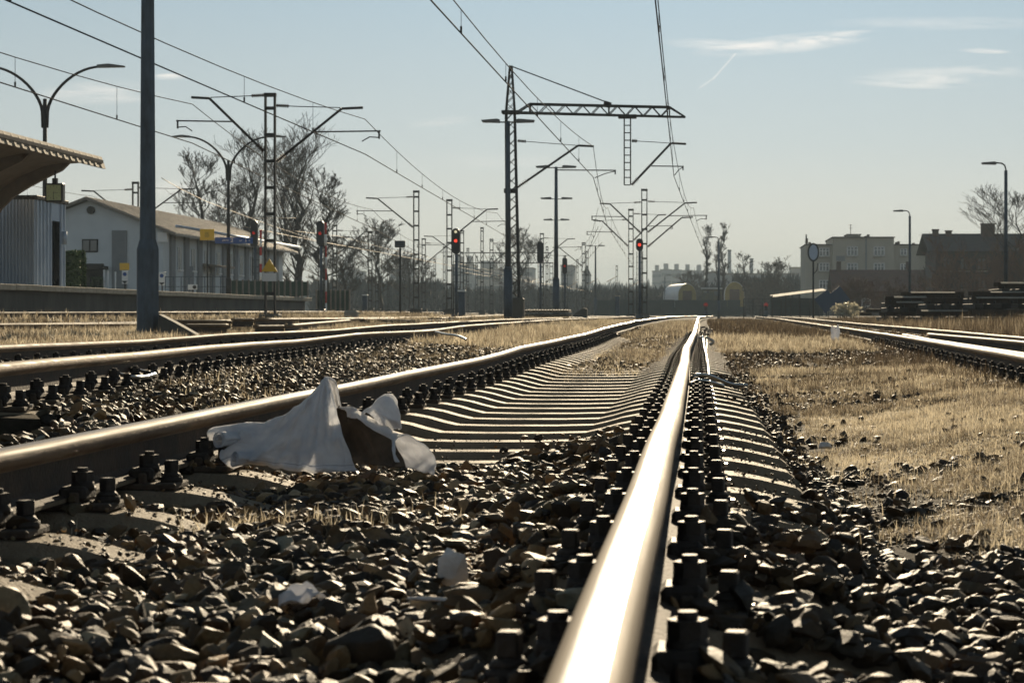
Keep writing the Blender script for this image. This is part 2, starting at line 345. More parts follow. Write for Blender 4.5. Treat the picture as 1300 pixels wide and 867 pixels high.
def ground(X, Y):
    Yc = max(Y, 0.)
    e1 = lerp(E1, Yc); x1 = lerp(X1, Yc)
    # ballast between and beside the main rails: heaped over the sleepers close by, low between them further off, silted up again beyond
    crib = -.222 + (-.08) * sm(6.4, 7.4, Y) + .065 * sm(14.5, 19, Y)
    cols = [(-300, .9), (-60, 1.0), (-26, 1.08 - .5 * sm(95, 130, Y)), (-22, 1.0 - .45 * sm(92, 110, Y)), (-18.4, lerp(E4, Yc) - .14), (-15, lerp(E4, Yc) - .17),
            (-13.6, (lerp(E4, Yc) + lerp(E3, Yc)) / 2 - .2), (-12.3, lerp(E3, Yc) - .17), (-9.6, lerp(E3, Yc) - .17), (-8, .5 * (lerp(E3, Yc) + lerp(E2, Yc)) - .13)]
    x2 = lerp(X2, Yc); e2 = lerp(E2, Yc)
    if x2 - 1.6 > -8: cols.append((x2 - 1.4, e2 - .19))
    cols += [(x2 + 1.25, e2 - .18)]
    if x1 - 1.3 - (x2 + 1.3) > .3: cols += [((x1 - 1.3 + x2 + 1.3) / 2, (e1 + e2) / 2 - .20)]
    cols += [(x1 - 1.25, e1 - .215), (x1 - .72, e1 + crib - .02), (x1, e1 + crib), (x1 + .68, e1 + crib - .01), (x1 + .95, e1 - .235 - .08 * sm(4, 5.2, Y) + .06 * sm(15, 19, Y)), (x1 + 1.25, e1 - .285 + .04 * sm(10, 20, Y)),
             (x1 + 1.7, e1 - .26 + .04 * sm(10, 20, Y))]
    x5 = lerp(X5, Yc); e5 = lerp(E5, Yc)
    cols += [(x5 - 1.3, e5 - .2), (x5 + 1.3, e5 - .18), (x5 + 3, e5 - .1), (14, .05 + .25 * sm(60, 150, Y)), (40, .28), (300, .285)]
    cols.sort(); xs = [c[0] for c in cols]; zs = [c[1] for c in cols]
    z = float(np.interp(X, xs, zs))
    f = sm(150, 420, Y)
    return z * (1 - f) + .288 * f
def gz(X, Y): return ground(X, Y)
def nse(x, y, s=1.0): return noise.noise(Vector((x * s, y * s, 3.7)))

ys = [-4 + .25 * i for i in range(20)] + list(np.arange(1, 8, .09)) + list(np.arange(8, 24, .22)) + list(np.arange(24, 60, .8)) + list(np.geomspace(60, 2600, 60))
xs = list(-np.geomspace(2000, 30, 24)) + list(np.arange(-29, -6, .6)) + list(np.arange(-6, 2.4, .07)) + list(np.arange(2.4, 9, .25)) + list(np.arange(9, 30, 1.2)) + list(np.geomspace(30, 2000, 24))
xs = sorted(set(round(float(x), 4) for x in xs)); ys = sorted(set(round(float(y), 4) for y in ys))
V = []
for y in ys:
    for x in xs:
        am = .012 if y < 60 else .02
        V.append((x, y, gz(x, y) + am * nse(x, y, 2.2) - .004 + (.5 * am * nse(x, y, 9) if y < 30 else 0)))
nx = len(xs); F = [(j * nx + i, j * nx + i + 1, (j + 1) * nx + i + 1, (j + 1) * nx + i) for j in range(len(ys) - 1) for i in range(nx - 1)]
g = arrmesh('ground', V, F, M_FIELD, smooth=True); tag(g, kind='structure')

# ---------------------------------------------------------------- rails
def rail_mb(pts, hw=.0375):
    # profile points (x, z) relative to the centre of the running surface; faces: head top, head side, web, foot
    hf = [(0, 0), (.011, -.0006), (.020, -.0022), (.029, -.0058), (.0345, -.011), (hw, -.017), (hw, -.036), (.026, -.044), (.0085, -.055), (.0075, -.118), (.022, -.130), (.0625, -.139), (.0625, -.149)]
    mf = [0, 0, 4, 4, 4, 1, 1, 1, 2, 2, 2, 3, 3][:len(hf) - 1]
    prof = hf + [(-x, z) for x, z in hf[:0:-1]]; mi = mf + [3] + mf[::-1]
    # the mirrored half keeps the same materials
    n = len(prof); m = MB(); P = [Vector(p) for p in pts]
    vs = []
    for i, p in enumerate(P):
        d = P[min(i + 1, len(P) - 1)] - P[max(i - 1, 0)]; d.z = 0; d.normalize(); s_ = Vector((d.y, -d.x, 0))
        for x, z in prof: vs.append(p + s_ * x + Vector((0, 0, z)))
    m.v = [tuple(v) for v in vs]
    for i in range(len(P) - 1):
        for j in range(n):
            k = (j + 1) % n; m.f.append((i * n + j, (i + 1) * n + j, (i + 1) * n + k, i * n + k)); m.m.append(mi[j]); m.sm.append(mi[j] in (0, 1, 4))
    m.f.append(tuple(range(n))); m.m.append(1); m.sm.append(False); m.f.append(tuple(range((len(P) - 1) * n, len(P) * n))[::-1]); m.m.append(1); m.sm.append(False)
    return m
def bend(y, seed):                                # the small kinks of old rails
    return .006 * noise.noise(Vector((y * .22, seed, 0))) + .003 * noise.noise(Vector((y * .7, seed, 5)))
def track_pt(XT, ET, y): return Vector((lerp(XT, y), y, lerp(ET, y)))
def smt(T, y):                                    # softened table value
    return (lerp(T, y - 1.2) + 2 * lerp(T, y) + lerp(T, y + 1.2)) / 4
RM = [M_HEAD, M_HEADS, M_WEB, M_FOOT, M_HEAD2]; RM2 = [M_HEAD2, M_HEADS, M_WEB, M_FOOT, M_HEAD2]
def rails(XT, ET, y0, y1, labels, step=.35, seed=1):
    for sg, lb in zip((1, -1), labels):
        pts = []; y = y0
        while y < y1:
            X = smt(XT, y); dX = (smt(XT, y + .5) - smt(XT, y - .5)); nrm = Vector((1, -dX)).normalized()
            pts.append(Vector((X + sg * .75 * nrm.x + bend(y, seed + sg), y + sg * .75 * nrm.y, smt(ET, y) + (bend(y, seed + 9 + sg) if y > 8 else bend(8, seed + 9 + sg) * sm(0, 8, y)))))
            y += step if y < 60 else step * 4
        o = rail_mb(pts).build('rail', RM if XT is X1 else RM2); tag(o, lb, 'rail', 'running rails of the station tracks')
rails(X1, E1, .6, 330, ('broad shiny rail running from the lower edge straight into the distance', 'polished rail behind the white cloth, left rail of the near track'), .3)
rails(X2, E2, 3, 300, ('nearer rail of the second track, in front of the big pole base', 'farther rail of the second track, passing right before the big pole'), .35, 4)
rails(X3, E3, 18, 300, ('rail beyond the strip of pale grass, nearer rail of third track', 'farther rail of the third track, beyond the pale grass strip'), .6, 7)
rails(X4, E4, 25, 300, ('track rail nearest the grass in front of the platform wall', 'rail running right under the dark platform wall'), .6, 11)
rails(X5, E5, 3, 260, ('far rail of the right-hand track in front of the old panel stacks', 'near rail of the right-hand track beside the weeds'), .35, 15)
# the right-hand track: sg=+1 is its far rail, as the first label says
def extra_rail(fx, fz, y0, y1, label):
    pts = [Vector((fx(y), y, fz(y))) for y in np.arange(y0, y1, .5)]
    tag(rail_mb(pts).build('check_rail', RM2), label, 'rail')
extra_rail(lambda y: lerp(X5, y) - .75 + .14 + .12 * sm(24, 31, y), lambda y: lerp(E5, y) - .004, 7, 31, 'check rail close inside the near rail of right-hand track')
extra_rail(lambda y: lerp(X5, y) + .75 - .42 - .25 * sm(22, 33, y), lambda y: lerp(E5, y) - .012, 9, 33, 'inner rail in the middle of the right-hand track')

# ---------------------------------------------------------------- sleepers with their fastenings
SX = [-1.2, -1.14, -1.03, -.95, -.84, -.75, -.66, -.55, -.47, -.40, -.33, -.15]
SZ = [-.262, -.214, -.188, -.174, -.1685, -.168, -.1685, -.173, -.188, -.208, -.224, -.228]
SX = SX + [-x for x in SX[::-1]]; SZ = SZ + SZ[::-1]
def sleeper_body():
    m = MB(); sec = []
    for x, z in zip(SX, SZ):
        e = .012 if abs(x) > 1.19 else 0
        k_ = .068 + .03 * math.exp(-((abs(x) - .75) / .22) ** 4); sec.append([(x, -.140, -.40), (x, -k_ - .026 + e, z - .030), (x, -k_ + e, z), (x, k_ - e, z), (x, k_ + .026 - e, z - .030), (x, .140, -.40)])
    for s_ in sec: m.v += s_
    k = 6
    for i in range(len(sec) - 1):
        for j in range(k): m.f.append((i * k + j, i * k + (j + 1) % k, (i + 1) * k + (j + 1) % k, (i + 1) * k + j)[::-1]); m.m.append(0); m.sm.append(False)
    m.f.append(tuple(range(k))); m.f.append(tuple(range((len(sec) - 1) * k, len(sec) * k))[::-1]); m.m += [0, 0]; m.sm += [False, False]
    return m
def hexp(r, z0, z1, cx, cy, m, n=6, rot=0, mi=0):
    return m.prism([(cx + r * math.cos(rot + 2 * math.pi * i / n), cy + r * math.sin(rot + 2 * math.pi * i / n)) for i in range(n)], 'z', z0, z1, mi)
def make_sleeper():
    t = thing('concrete_sleeper', 'x', 'sleeper')
    sleeper_body().build('concrete_body', M_CONC, t)
    for s_ in (-1, 1):
        p = MB().box((s_ * .75, 0, -.159), (.345, .15, .018), bev=.004)
        for q in (-1, 1): p.box((s_ * .75 + q * .078, 0, -.140), (.022, .13, .034), bev=.004)
        pl = p.build('base_plate', M_PLATE, t)
        for q in (-1, 1):
            x = s_ * .75 + q * .082
            m = MB(); m.box((x - q * .012, 0, -.128), (.066, .10, .036), bev=.008); m.cyl((x, 0, -.122), (x, 0, -.100), .030, .027, n=12)
            hexp(.0265, -.101, -.076, x, 0, m, rot=.2 + q); m.cyl((x, 0, -.078), (x, 0, -.066), .014, .0125, n=10); m.cyl((x, 0, -.15), (x, 0, -.11), .013, n=8)
            m.build('clamp_bolt', M_BOLT, pl)
            x = s_ * .75 + q * .143
            m = MB(); m.cyl((x, 0, -.152), (x, 0, -.136), .031, n=12); m.cyl((x, 0, -.136), (x, 0, -.124), .028, .019, n=12); m.box((x, 0, -.108), (.030, .030, .034), rz=.4 + s_, bev=.003)
            
            if s_ == q: m.box((x + q * .034, .02, -.1495), (.012, .020, .010), mi=1, rx=.06)  # small plate added to mirror the sun as a glint
            m.build('sleeper_screw', [M_BOLT, M_SHINE], pl)
    return t
M_SHINE = mat('glint_steel', (.5, .45, .38), None, .42, 1.0)
proto = make_sleeper(); first = [True]
def lay(XT, ET, y0, y1, sp, label, group, jit=1.0):
    rnd = random.Random(int(y0 * 10)); y = y0
    while y < y1:
        t = proto if first[0] else copy_tree(proto); first[0] = False
        dX = smt(XT, y + .5) - smt(XT, y - .5)
        t.location = (smt(XT, y), y, smt(ET, y) - .002); t.rotation_euler = (0, 0, -math.atan(dX) + rnd.uniform(-.008, .008) * jit)
        t['label'] = label; t['group'] = group
        y += sp + rnd.uniform(-.012, .012)
lay(X1, E1, 1.305, 34, .6, 'concrete sleeper with bolted plates under the two rails of the near track', 'sleepers of the near track')
lay(X2, E2, 7.2, 38, .6, 'concrete sleeper under the second track, its dark bolts showing below the rail', 'sleepers of the second track')
lay(X5, E5, 12.5, 32, .6, 'concrete sleeper under the right-hand track among weeds', 'sleepers of the right-hand track')

# ---------------------------------------------------------------- ballast
def ico(sub):
    bm = bmesh.new(); bmesh.ops.create_icosphere(bm, subdivisions=sub, radius=1); bm.verts.ensure_lookup_table()
    V = np.array([v.co[:] for v in bm.verts]); F = np.array([[v.index for v in f.verts] for f in bm.faces]); bm.free(); return V, F
def stone_variants(sub, n, seed):
    r = np.random.RandomState(seed); V0, F0 = ico(sub); out = []
    for k in range(n):
        V = V0 * (1 + .10 * np.sin(V0[:, [1, 2, 0]] * 3 + r.rand(3) * 6))
        for _ in range(15):                       # chipped flat by random planes: crushed rock
            d = r.randn(3); d /= np.linalg.norm(d); h = r.uniform(.38, .78)
            q = V @ d; c = q > h; V[c] -= np.outer(q[c] - h, d)
        V *= np.array([1.05, r.uniform(.6, .95), r.uniform(.38, .72)]); out.append(V)
    return out, F0
def rotm(r, n, tilt=.5):
    a = r.rand(n) * 2 * np.pi; b = r.randn(n) * tilt; c = r.randn(n) * tilt
    ca, sa, cb, sb, cc, sc = np.cos(a), np.sin(a), np.cos(b), np.sin(b), np.cos(c), np.sin(c)
    z = np.zeros(n); o = np.ones(n)
    A = np.stack([ca, -sa, z, sa, ca, z, z, z, o], -1).reshape(n, 3, 3); B = np.stack([o, z, z, z, cb, -sb, z, sb, cb], -1).reshape(n, 3, 3)
    C = np.stack([cc, z, sc, z, o, z, -sc, z, cc], -1).reshape(n, 3, 3); return A @ B @ C
def stones(name, pts, size, sub, seed, tint, nv=24):
    r = np.random.RandomState(seed); vs, F0 = stone_variants(sub, nv, seed); n = len(pts); Rm = rotm(r, n)
    k = r.randint(0, nv, n); VA = np.array(vs)[k]           # n, m, 3
    VA = np.einsum('nij,nmj->nmi', Rm, VA) * size[:, None, None] + pts[:, None, :]
    m = VA.shape[1]; F = (F0[None] + (np.arange(n) * m)[:, None, None]).reshape(-1, 3)
    return arrmesh(name, VA.reshape(-1, 3), F, M_ROCK, np.repeat(tint, m))
def scatter(dens, region, seed, fx=None):
    # dens per square metre in the region (x0,x1,y0,y1); kept with probability fx(x, y)
    r = np.random.RandomState(seed); x0, x1, y0, y1 = region; n = int(dens * (x1 - x0) * (y1 - y0))
    x = r.uniform(x0, x1, n); y = r.uniform(y0, y1, n); p = r.rand(n)
    keep = [i for i in range(n) if (fx(x[i], y[i]) if fx else 1) > p[i]]
    return np.stack([x[keep], y[keep]], 1)
def inview(x, y, mg=.5): return -.351 * y - mg < x < .163 * y + mg
def sleeper_gap(x, y):                            # is the point on a sleeper of the near track
    k = (y - 1.305) / .6; d = abs(k - round(k)) * .6; return d
def pb(x, y):
    if not inview(x, y): return 0
    x1 = lerp(X1, y); l = x - x1
    if abs(abs(l) - .75) < .055: return 0
    d = sleeper_gap(x, y)
    if .46 < l < .69 and y < 6.5: return .85
    if abs(l) < .66:
        if y < 6.75 + .9 * nse(x, y, 1.1) - .5 * abs(l) + (1.2 * l if l > 0 else .3 * l):
            if abs(l) > .33 and d < .135: return .02 if l < 0 else (.6 if nse(x, y, 2) > .05 else .04)
            return 1 if d > .09 else (.9 if nse(x, y, 1.7) > -.05 else .15)
        e = 1.0 if d > .12 else .0
        right = sm(.0, .45, l) * (1 - sm(8, 9.2, y))
        return max((.75 if d > .15 else 0) * (1 if y < 14.5 else 1), right * .75)
    if l > .66:
        if l > 1.3 and y > 4.6: return .25 if nse(x, y, 1.3) + .7 * nse(x, y, 5) < -.35 else .035
        if l < 1.17 and d < .125: return 0 if 4.6 + .6 * nse(x, y, 2) < y < 15 else (.9 if l > .90 + .15 * nse(x, y, 3) else .15)
        return 1
    if l < -.66: return 1 if d > .1 or l < -1.0 else .12
    return 1
r0 = np.random.RandomState(5)
def heights(P, r, emb, up):
    out = []
    for x, y in P:
        z = gz(x, y); l = x - lerp(X1, y)
        if y < 16 and abs(l) < 1.22 and sleeper_gap(x, y) < .12: z = max(z, lerp(E1, y) + float(np.interp(l, SX, SZ)) + .004)
        if y < 16 and .61 < abs(l) < .92 and sleeper_gap(x, y) < .08: z = max(z, lerp(E1, y) - .15)
        out.append(z)
    return np.array(out) + r.uniform(-emb, up, len(P))
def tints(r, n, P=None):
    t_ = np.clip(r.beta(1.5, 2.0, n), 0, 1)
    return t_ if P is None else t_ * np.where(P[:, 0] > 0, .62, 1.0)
P = scatter(2100, (-2.3, 2.0, 1.15, 7.6), 1, pb); r = np.random.RandomState(2)
sz = .010 + .038 * r.rand(len(P)) ** 1.8
Z = heights(P, r, .012, .022)
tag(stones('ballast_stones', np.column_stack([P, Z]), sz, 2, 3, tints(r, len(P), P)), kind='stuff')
P = scatter(150, (-2.3, 2.0, 1.15, 7.5), 11, pb); r = np.random.RandomState(12)
sz = .030 + .016 * r.rand(len(P)); Z = heights(P, r, .0, .02)
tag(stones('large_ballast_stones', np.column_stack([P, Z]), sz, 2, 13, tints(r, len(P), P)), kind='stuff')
def pf(x, y):
    if not inview(x, y, .2) or abs(abs(x - lerp(X1, y)) - .75) < .045: return 0
    return .35 if sleeper_gap(x, y) < .11 and abs(x - lerp(X1, y)) < 1.2 else 1
P = scatter(1900, (-2.3, 1.9, 1.3, 8.5), 15, pf); r = np.random.RandomState(16)
P = P[r.rand(len(P)) < np.where(P[:, 1] > 6.9, np.where(np.abs(P[:, 0] + .85) < .66, .25, .8), 1)]
sz = .004 + .007 * r.rand(len(P)); Z = heights(P, r, .002, .006)
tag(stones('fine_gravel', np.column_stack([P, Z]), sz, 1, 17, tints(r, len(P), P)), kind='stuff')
def pg(x, y): return 1 if inview(x, y, .3) and x > lerp(X1, y) + 1.0 and x < lerp(X5, y) - .8 and nse(x, y, .9) + .6 * nse(x, y, 3) > -.25 else 0
P = scatter(170, (0, 4.5, 11, 30), 18, pg); r = np.random.RandomState(19); sz = .010 + .018 * r.rand(len(P)); Z = heights(P, r, .004, .008)
tag(stones('verge_gravel', np.column_stack([P, Z]), sz, 1, 20, tints(r, len(P), P)), kind='stuff')
def pb2(x, y):
    if not inview(x, y, 1): return 0
    x2 = lerp(X2, y)
    if x < -1.7 and x > x2 - 2.2: 
        if abs(abs(x - x2) - .75) < .07: return 0
        return 1
    if x < -1.7: return 0
    if x > .6 and y > 8: return .20 if nse(x, y, 1.3) + .7 * nse(x, y, 5) < -.25 else .03
    if x > 1.6: return .12 if y > 8 else .3
    return pb(x, y)
P = scatter(620, (-6.5, 3, 7.6, 19), 21, pb2); r = np.random.RandomState(22)
sz = .018 + .022 * r.rand(len(P)); Z = heights(P, r, .008, .018)
tag(stones('trackside_ballast', np.column_stack([P, Z]), sz, 1, 23, tints(r, len(P), P)), kind='stuff')
def pb3(x, y):
    if not inview(x, y, 1): return 0
    for XT, w in ((X1, 1.9), (X2, 1.9), (X5, 1.8), (X3, 2), (X4, 2)):
        if abs(x - lerp(XT, y)) < w: return 1
    return .1
P = scatter(110, (-20, 10, 19, 60), 31, pb3); r = np.random.RandomState(32)
sz = .025 + .03 * r.rand(len(P)); Z = heights(P, r, .005, .02)
tag(stones('distant_ballast', np.column_stack([P, Z]), sz, 1, 33, tints(r, len(P), P)), kind='stuff')

# ---------------------------------------------------------------- dry grass
def blades(name, P, hgt, wid, seed, tint, lean=.6, segs=2, clump=3):
    r = np.random.RandomState(seed); n = len(P) * clump
    base = np.repeat(P, clump, 0); base = base + np.column_stack([r.randn(n) * .012, r.randn(n) * .012, np.zeros(n)])
    h = np.repeat(hgt, clump) * r.uniform(.5, 1.15, n); a = r.rand(n) * 2 * np.pi; ln = np.abs(r.randn(n)) * lean; w = np.repeat(wid, clump) if hasattr(wid, '__len__') else np.full(n, wid)
    dx, dy = np.cos(a), np.sin(a); b = a + np.pi / 2 + r.randn(n) * .6; sx, sy = np.cos(b), np.sin(b)
    V = []
    for t, ww in ((0, 1), (.5, .8), (1, .12)):
        cx = base[:, 0] + dx * ln * h * t ** 1.8; cy = base[:, 1] + dy * ln * h * t ** 1.8; cz = base[:, 2] + h * (t - .35 * t * t * np.minimum(ln, 1.4))
        for s_ in (-1, 1): V.append(np.column_stack([cx + s_ * sx * w * ww * .5, cy + s_ * sy * w * ww * .5, cz]))
    V = np.stack(V, 1).reshape(-1, 3); o = (np.arange(n) * 6)[:, None]
    F = np.concatenate([o + np.array([0, 1, 3, 2]), o + np.array([2, 3, 5, 4])])
    tn = np.repeat(np.repeat(tint, clump) + r.randn(n) * .08, 6)
    return arrmesh(name, V, F, M_GRASS, np.clip(tn, 0, 1), True)
def grass(name, dens, reg, seed, fx, h0, h1, w, t0, t1, lean=.7, clump=3):
    P = scatter(dens, reg, seed, lambda x, y: fx(x, y) if inview(x, y, .4) else 0); r = np.random.RandomState(seed + 1); n = len(P)
    if not n: return
    Z = np.array([gz(x, y) for x, y in P]) - .004
    tn = r.uniform(t0, t1, n) + np.array([.35 * nse(x, y, 1.4) + .25 * nse(x, y, 7) for x, y in P])
    hv = r.uniform(h0, h1, n) * (1 + .9 * np.array([nse(x + 9, y, 2.1) for x, y in P]))
    tag(blades(name, np.column_stack([P, Z]), hv, w, seed + 2, tn, lean, clump=clump), kind='stuff')
def f1(x, y):                                     # pale mat of grass right of the near track
    x1 = lerp(X1, y); e = .55 + .25 * sm(5.2, 4.2, y) + .28 * nse(x, y, 2.2) + .1 * nse(x, y, 8)
    if x < e: return .03
    if y < 4.35 + .5 * nse(x, y, 2): return .015
    p = nse(x, y, 1.3) + .7 * nse(x, y, 5) + .4 * nse(x + 3, y, 14)
    return max(.25, min(1, .75 + 1.5 * p))
grass('dry_grass', 6500, (.3, 2.3, 3.9, 11), 101, f1, .016, .05, .003, .40, 1.1, 1.25, 3)
grass('dry_grass', 2600, (.3, 3.2, 11, 18), 104, f1, .03, .065, .0045, .4, .95, .9, 3)
def f2(x, y): 
    x1 = lerp(X1, y); 
    if x < x1 + 1.1: return 0
    if abs(x - lerp(X5, y)) < .9: return .12
    p = nse(x, y, .7) + .6 * nse(x, y, 2.5); return max(.05, min(1, .45 + 1.3 * p)) * (.45 if x < x1 + 2.6 else 1)
grass('brown_weeds', 300, (0, 8, 12, 34), 111, f2, .03, .14, .0045, .0, .30, .6, 4)
def f2c(x, y): return f2(x + 7, y - 3) * (0 if x < lerp(X1, y) + 1.4 or y > 17 else 1)
grass('pale_tufts', 130, (0, 8, 11, 34), 112, f2c, .02, .07, .006, .4, .95, .9, 4)
def f2d(x, y): return 1 if .9 < x < lerp(X5, y) - 1.3 and nse(x, y, 3) > .1 else .2
grass('seed_stalks', 40, (.3, 6, 4.5, 24), 113, f2d, .07, .16, .003, .1, .7, .25, 2)
grass('brown_weeds', 130, (0, 16, 34, 110), 114, f2, .07, .18, .014, .0, .34, .4, 4)
def f2b(x, y):
    x1 = lerp(X1, y); return (.9 if x1 + 1.0 < x < lerp(X5, y) - 1.2 and nse(x, y, .8) > -.2 else 0)
grass('dry_grass', 420, (-.4, 3, 25, 36), 117, f2b, .06, .13, .008, .6, 1.0, .5, 3)
def f3(x, y):                                     # between the near and the second track
    x1 = lerp(X1, y); x2 = lerp(X2, y)
    if not x2 + 1.0 < x < x1 - .95: return 0
    return .15 + 1.3 * max(0, nse(x, y, .7) + .6 * nse(x, y, 3)) + (.6 if y > 24 else 0)
grass('dry_grass', 420, (-5, -1.6, 9, 26), 121, f3, .025, .065, .004, .3, .9, .7, 3)
grass('dry_grass', 300, (-5, -1.6, 26, 75), 124, f3, .08, .17, .012, .5, .95, .5, 3)
def f4(x, y):
    x2 = lerp(X2, y); x3 = lerp(X3, y)
    return 1 if x3 + .95 < x < x2 - 1.25 else .05
grass('dry_grass', 330, (-10.6, -5.6, 17, 48), 131, f4, .06, .14, .010, .40, .85, .6, 3)
grass('dry_grass', 90, (-10.6, -5.2, 48, 110), 134, f4, .09, .2, .02, .4, .9, .5, 4)
def f5(x, y):
    x1 = lerp(X1, y)
    if abs(x - x1) > .66: return 0
    return sm(14.5, 18, y) * (.25 + 1.4 * max(0, nse(x, y, .9) + .25))
grass('dry_grass', 620, (-1.7, 0.2, 14.5, 34), 141, f5, .03, .09, .005, .25, .95, .6, 3)
grass('dry_grass', 200, (-1.7, .6, 34, 90), 144, f5, .06, .13, .012, .3, .9, .6, 3)
def f6(x, y): return math.exp(-((x + 1.02) / .25) ** 2 - ((y - 4.95) / .18) ** 2)
grass('small_weeds', 2600, (-1.6, -.5, 4.4, 5.5), 151, f6, .03, .075, .004, .4, .95, .9, 3)
def f7(x, y): return 1 if lerp(X4, y) + 1.2 < x < lerp(X3, y) - 1.1 or -18.2 < x < -17.5 else .15
grass('dry_grass', 26, (-18.2, -10, 28, 110), 161, f7, .08, .2, .02, .3, .8, .5, 4)
def f8(x, y): return 1 if lerp(X5, y) + 1.1 < x else 0
grass('tall_weeds', 60, (4.5, 13, 26, 66), 171, f8, .12, .34, .012, .05, .55, .35, 5)
def f9(x, y): return (abs(x - lerp(X2, y)) < .6) * .5
grass('dry_grass', 60, (-6, -2.8, 8, 40), 181, f9, .05, .12, .006, .2, .7, .5, 3)

# ---------------------------------------------------------------- the cloth between the rails
def loft(rows, closed=False):                     # rows: lists of points, one cross-section each
    m = MB(); n = len(rows[0])
    for r_ in rows: m.v += [tuple(p) for p in r_]
    for i in range(len(rows) - 1):
        for j in range(n - 1): m.f.append((i * n + j, i * n + j + 1, (i + 1) * n + j + 1, (i + 1) * n + j)); m.m.append(0); m.sm.append(True)
    return m
def resamp(pts, n):
    pts = [Vector(p) for p in pts]; d = [0]
    for a_, b_ in zip(pts, pts[1:]): d.append(d[-1] + (b_ - a_).length)
    out = []
    for i in range(n):
        t = d[-1] * i / (n - 1); k = min(max(np.searchsorted(d, t) - 1, 0), len(pts) - 2); w_ = (t - d[k]) / max(d[k + 1] - d[k], 1e-9)
        out.append(pts[k].lerp(pts[k + 1], w_))
    return out
def surf(ctrl, nu, nv):                            # smooth surface through a small grid of control points
    rows = []
    for r_ in ctrl:
        q = [Vector(p) for p in r_]; o = []
        for i in range(nu):
            t = (len(q) - 1) * i / (nu - 1); k = min(int(t), len(q) - 2); f = t - k
            p0, p1, p2, p3 = q[max(k - 1, 0)], q[k], q[k + 1], q[min(k + 2, len(q) - 1)]
            o.append(.5 * ((2 * p1) + (p2 - p0) * f + (2 * p0 - 5 * p1 + 4 * p2 - p3) * f * f + (3 * p1 - p0 - 3 * p2 + p3) * f ** 3))
        rows.append(o)
    cols = []
    for i in range(nv):
        t = (len(rows) - 1) * i / (nv - 1); k = min(int(t), len(rows) - 2); f = t - k
        g_ = lambda a: rows[min(max(a, 0), len(rows) - 1)]
        cols.append([.5 * ((2 * b) + (c - a) * f + (2 * a - 5 * b + 4 * c - d) * f * f + (3 * b - a - 3 * c + d) * f ** 3) for a, b, c, d in zip(g_(k - 1), g_(k), g_(k + 1), g_(k + 2))])
    return cols
def cl_pt(px, py, dy): return at(px, py, 6.15 + dy)
# left tent: each row runs from the front hem up over the ridge and down behind
A = [
 [(300, 596, -.06), (288, 590, -.10), (279, 582, -.10), (283, 571, -.06), (298, 572, -.03), (292, 582, .0), (284, 566, .03), (268, 562, .0), (264, 550, -.02), (272, 542, .02), (290, 545, .06), (300, 556, .10)],
 [(318, 590, -.06), (305, 584, -.10), (297, 577, -.10), (298, 568, -.07), (304, 564, -.04), (302, 562, -.03), (296, 556, -.02), (290, 551, -.02), (290, 544, .0), (300, 540, .03), (316, 540, .08), (330, 552, .14)],
 [(350, 595, -.10), (347, 591, -.11), (343, 586, -.11), (338, 578, -.10), (334, 572, -.09), (330, 565, -.07), (328, 558, -.06), (328, 552, -.04), (330, 544, -.02), (338, 537, .03), (350, 540, .10), (362, 560, .18)],
 [(380, 598, -.11), (378, 594, -.12), (375, 587, -.11), (372, 578, -.10), (368, 568, -.07), (366, 558, -.06), (366, 548, -.04), (369, 538, -.02), (372, 527, .0), (380, 516, .04), (388, 528, .12), (394, 556, .20)],
 [(410, 600, -.12), (408, 596, -.13), (406, 588, -.12), (404, 576, -.10), (400, 562, -.08), (398, 546, -.06), (398, 532, -.04), (399, 516, -.02), (402, 500, .0), (408, 486, .03), (418, 500, .12), (424, 540, .20)],
 [(436, 600, -.12), (434, 596, -.12), (432, 588, -.12), (428, 574, -.10), (424, 558, -.09), (421, 542, -.07), (418, 524, -.05), (416, 508, -.03), (413, 492, .0), (412, 479, .02), (424, 486, .09), (430, 515, .18)],
 [(457, 597, -.11), (451, 594, -.11), (447, 586, -.11), (443, 574, -.11), (438, 560, -.10), (434, 545, -.08), (430, 530, -.06), (426, 514, -.04), (421, 497, -.01), (416, 482, .03), (428, 492, .08), (434, 520, .16)],
]
# right part: dark hollow, second peak and the open tube at the end
B = [
 [(436, 588, .16), (432, 570, .20), (428, 545, .20), (427, 522, .16), (430, 519, .12), (438, 521, .08), (440, 524, .05), (441, 530, .03)],
 [(462, 590, .14), (458, 572, .18), (455, 545, .18), (452, 526, .15), (450, 520, .10), (452, 522, .06), (456, 527, .02), (458, 534, .0)],
 [(492, 592, .10), (486, 574, .14), (478, 550, .14), (470, 534, .13), (462, 527, .10), (466, 530, .03), (476, 540, -.02), (480, 548, -.02)],
 [(515, 594, .06), (510, 578, .10), (500, 560, .12), (492, 547, .12), (484, 537, .09), (490, 541, .0), (498, 552, -.06), (500, 562, -.07)],
 [(536, 598, .02), (534, 586, .06), (524, 570, .09), (512, 558, .10), (503, 549, .06), (500, 556, -.04), (498, 568, -.10), (502, 583, -.11)],
 [(552, 604, -.05), (554, 590, .0), (548, 576, .03), (533, 562, .04), (515, 554, .01), (503, 560, -.06), (500, 572, -.12), (510, 586, -.13)],
]
Cc = [                                              # the second peak: a cone open to the right
 [(458, 530, .10), (466, 524, .04), (474, 530, -.01), (482, 540, -.02), (490, 548, .02)],
 [(470, 518, .12), (476, 514, .05), (482, 524, -.02), (490, 538, -.04), (500, 547, .0)],
 [(486, 506, .13), (488, 502, .07), (494, 512, -.01), (500, 530, -.05), (506, 545, -.03)],
 [(500, 520, .14), (500, 504, .10), (505, 512, .04), (508, 528, .0), (509, 546, -.02)],
 [(488, 548, .12), (494, 530, .14), (498, 516, .12), (503, 522, .08), (506, 545, .04)],
]
m = MB()
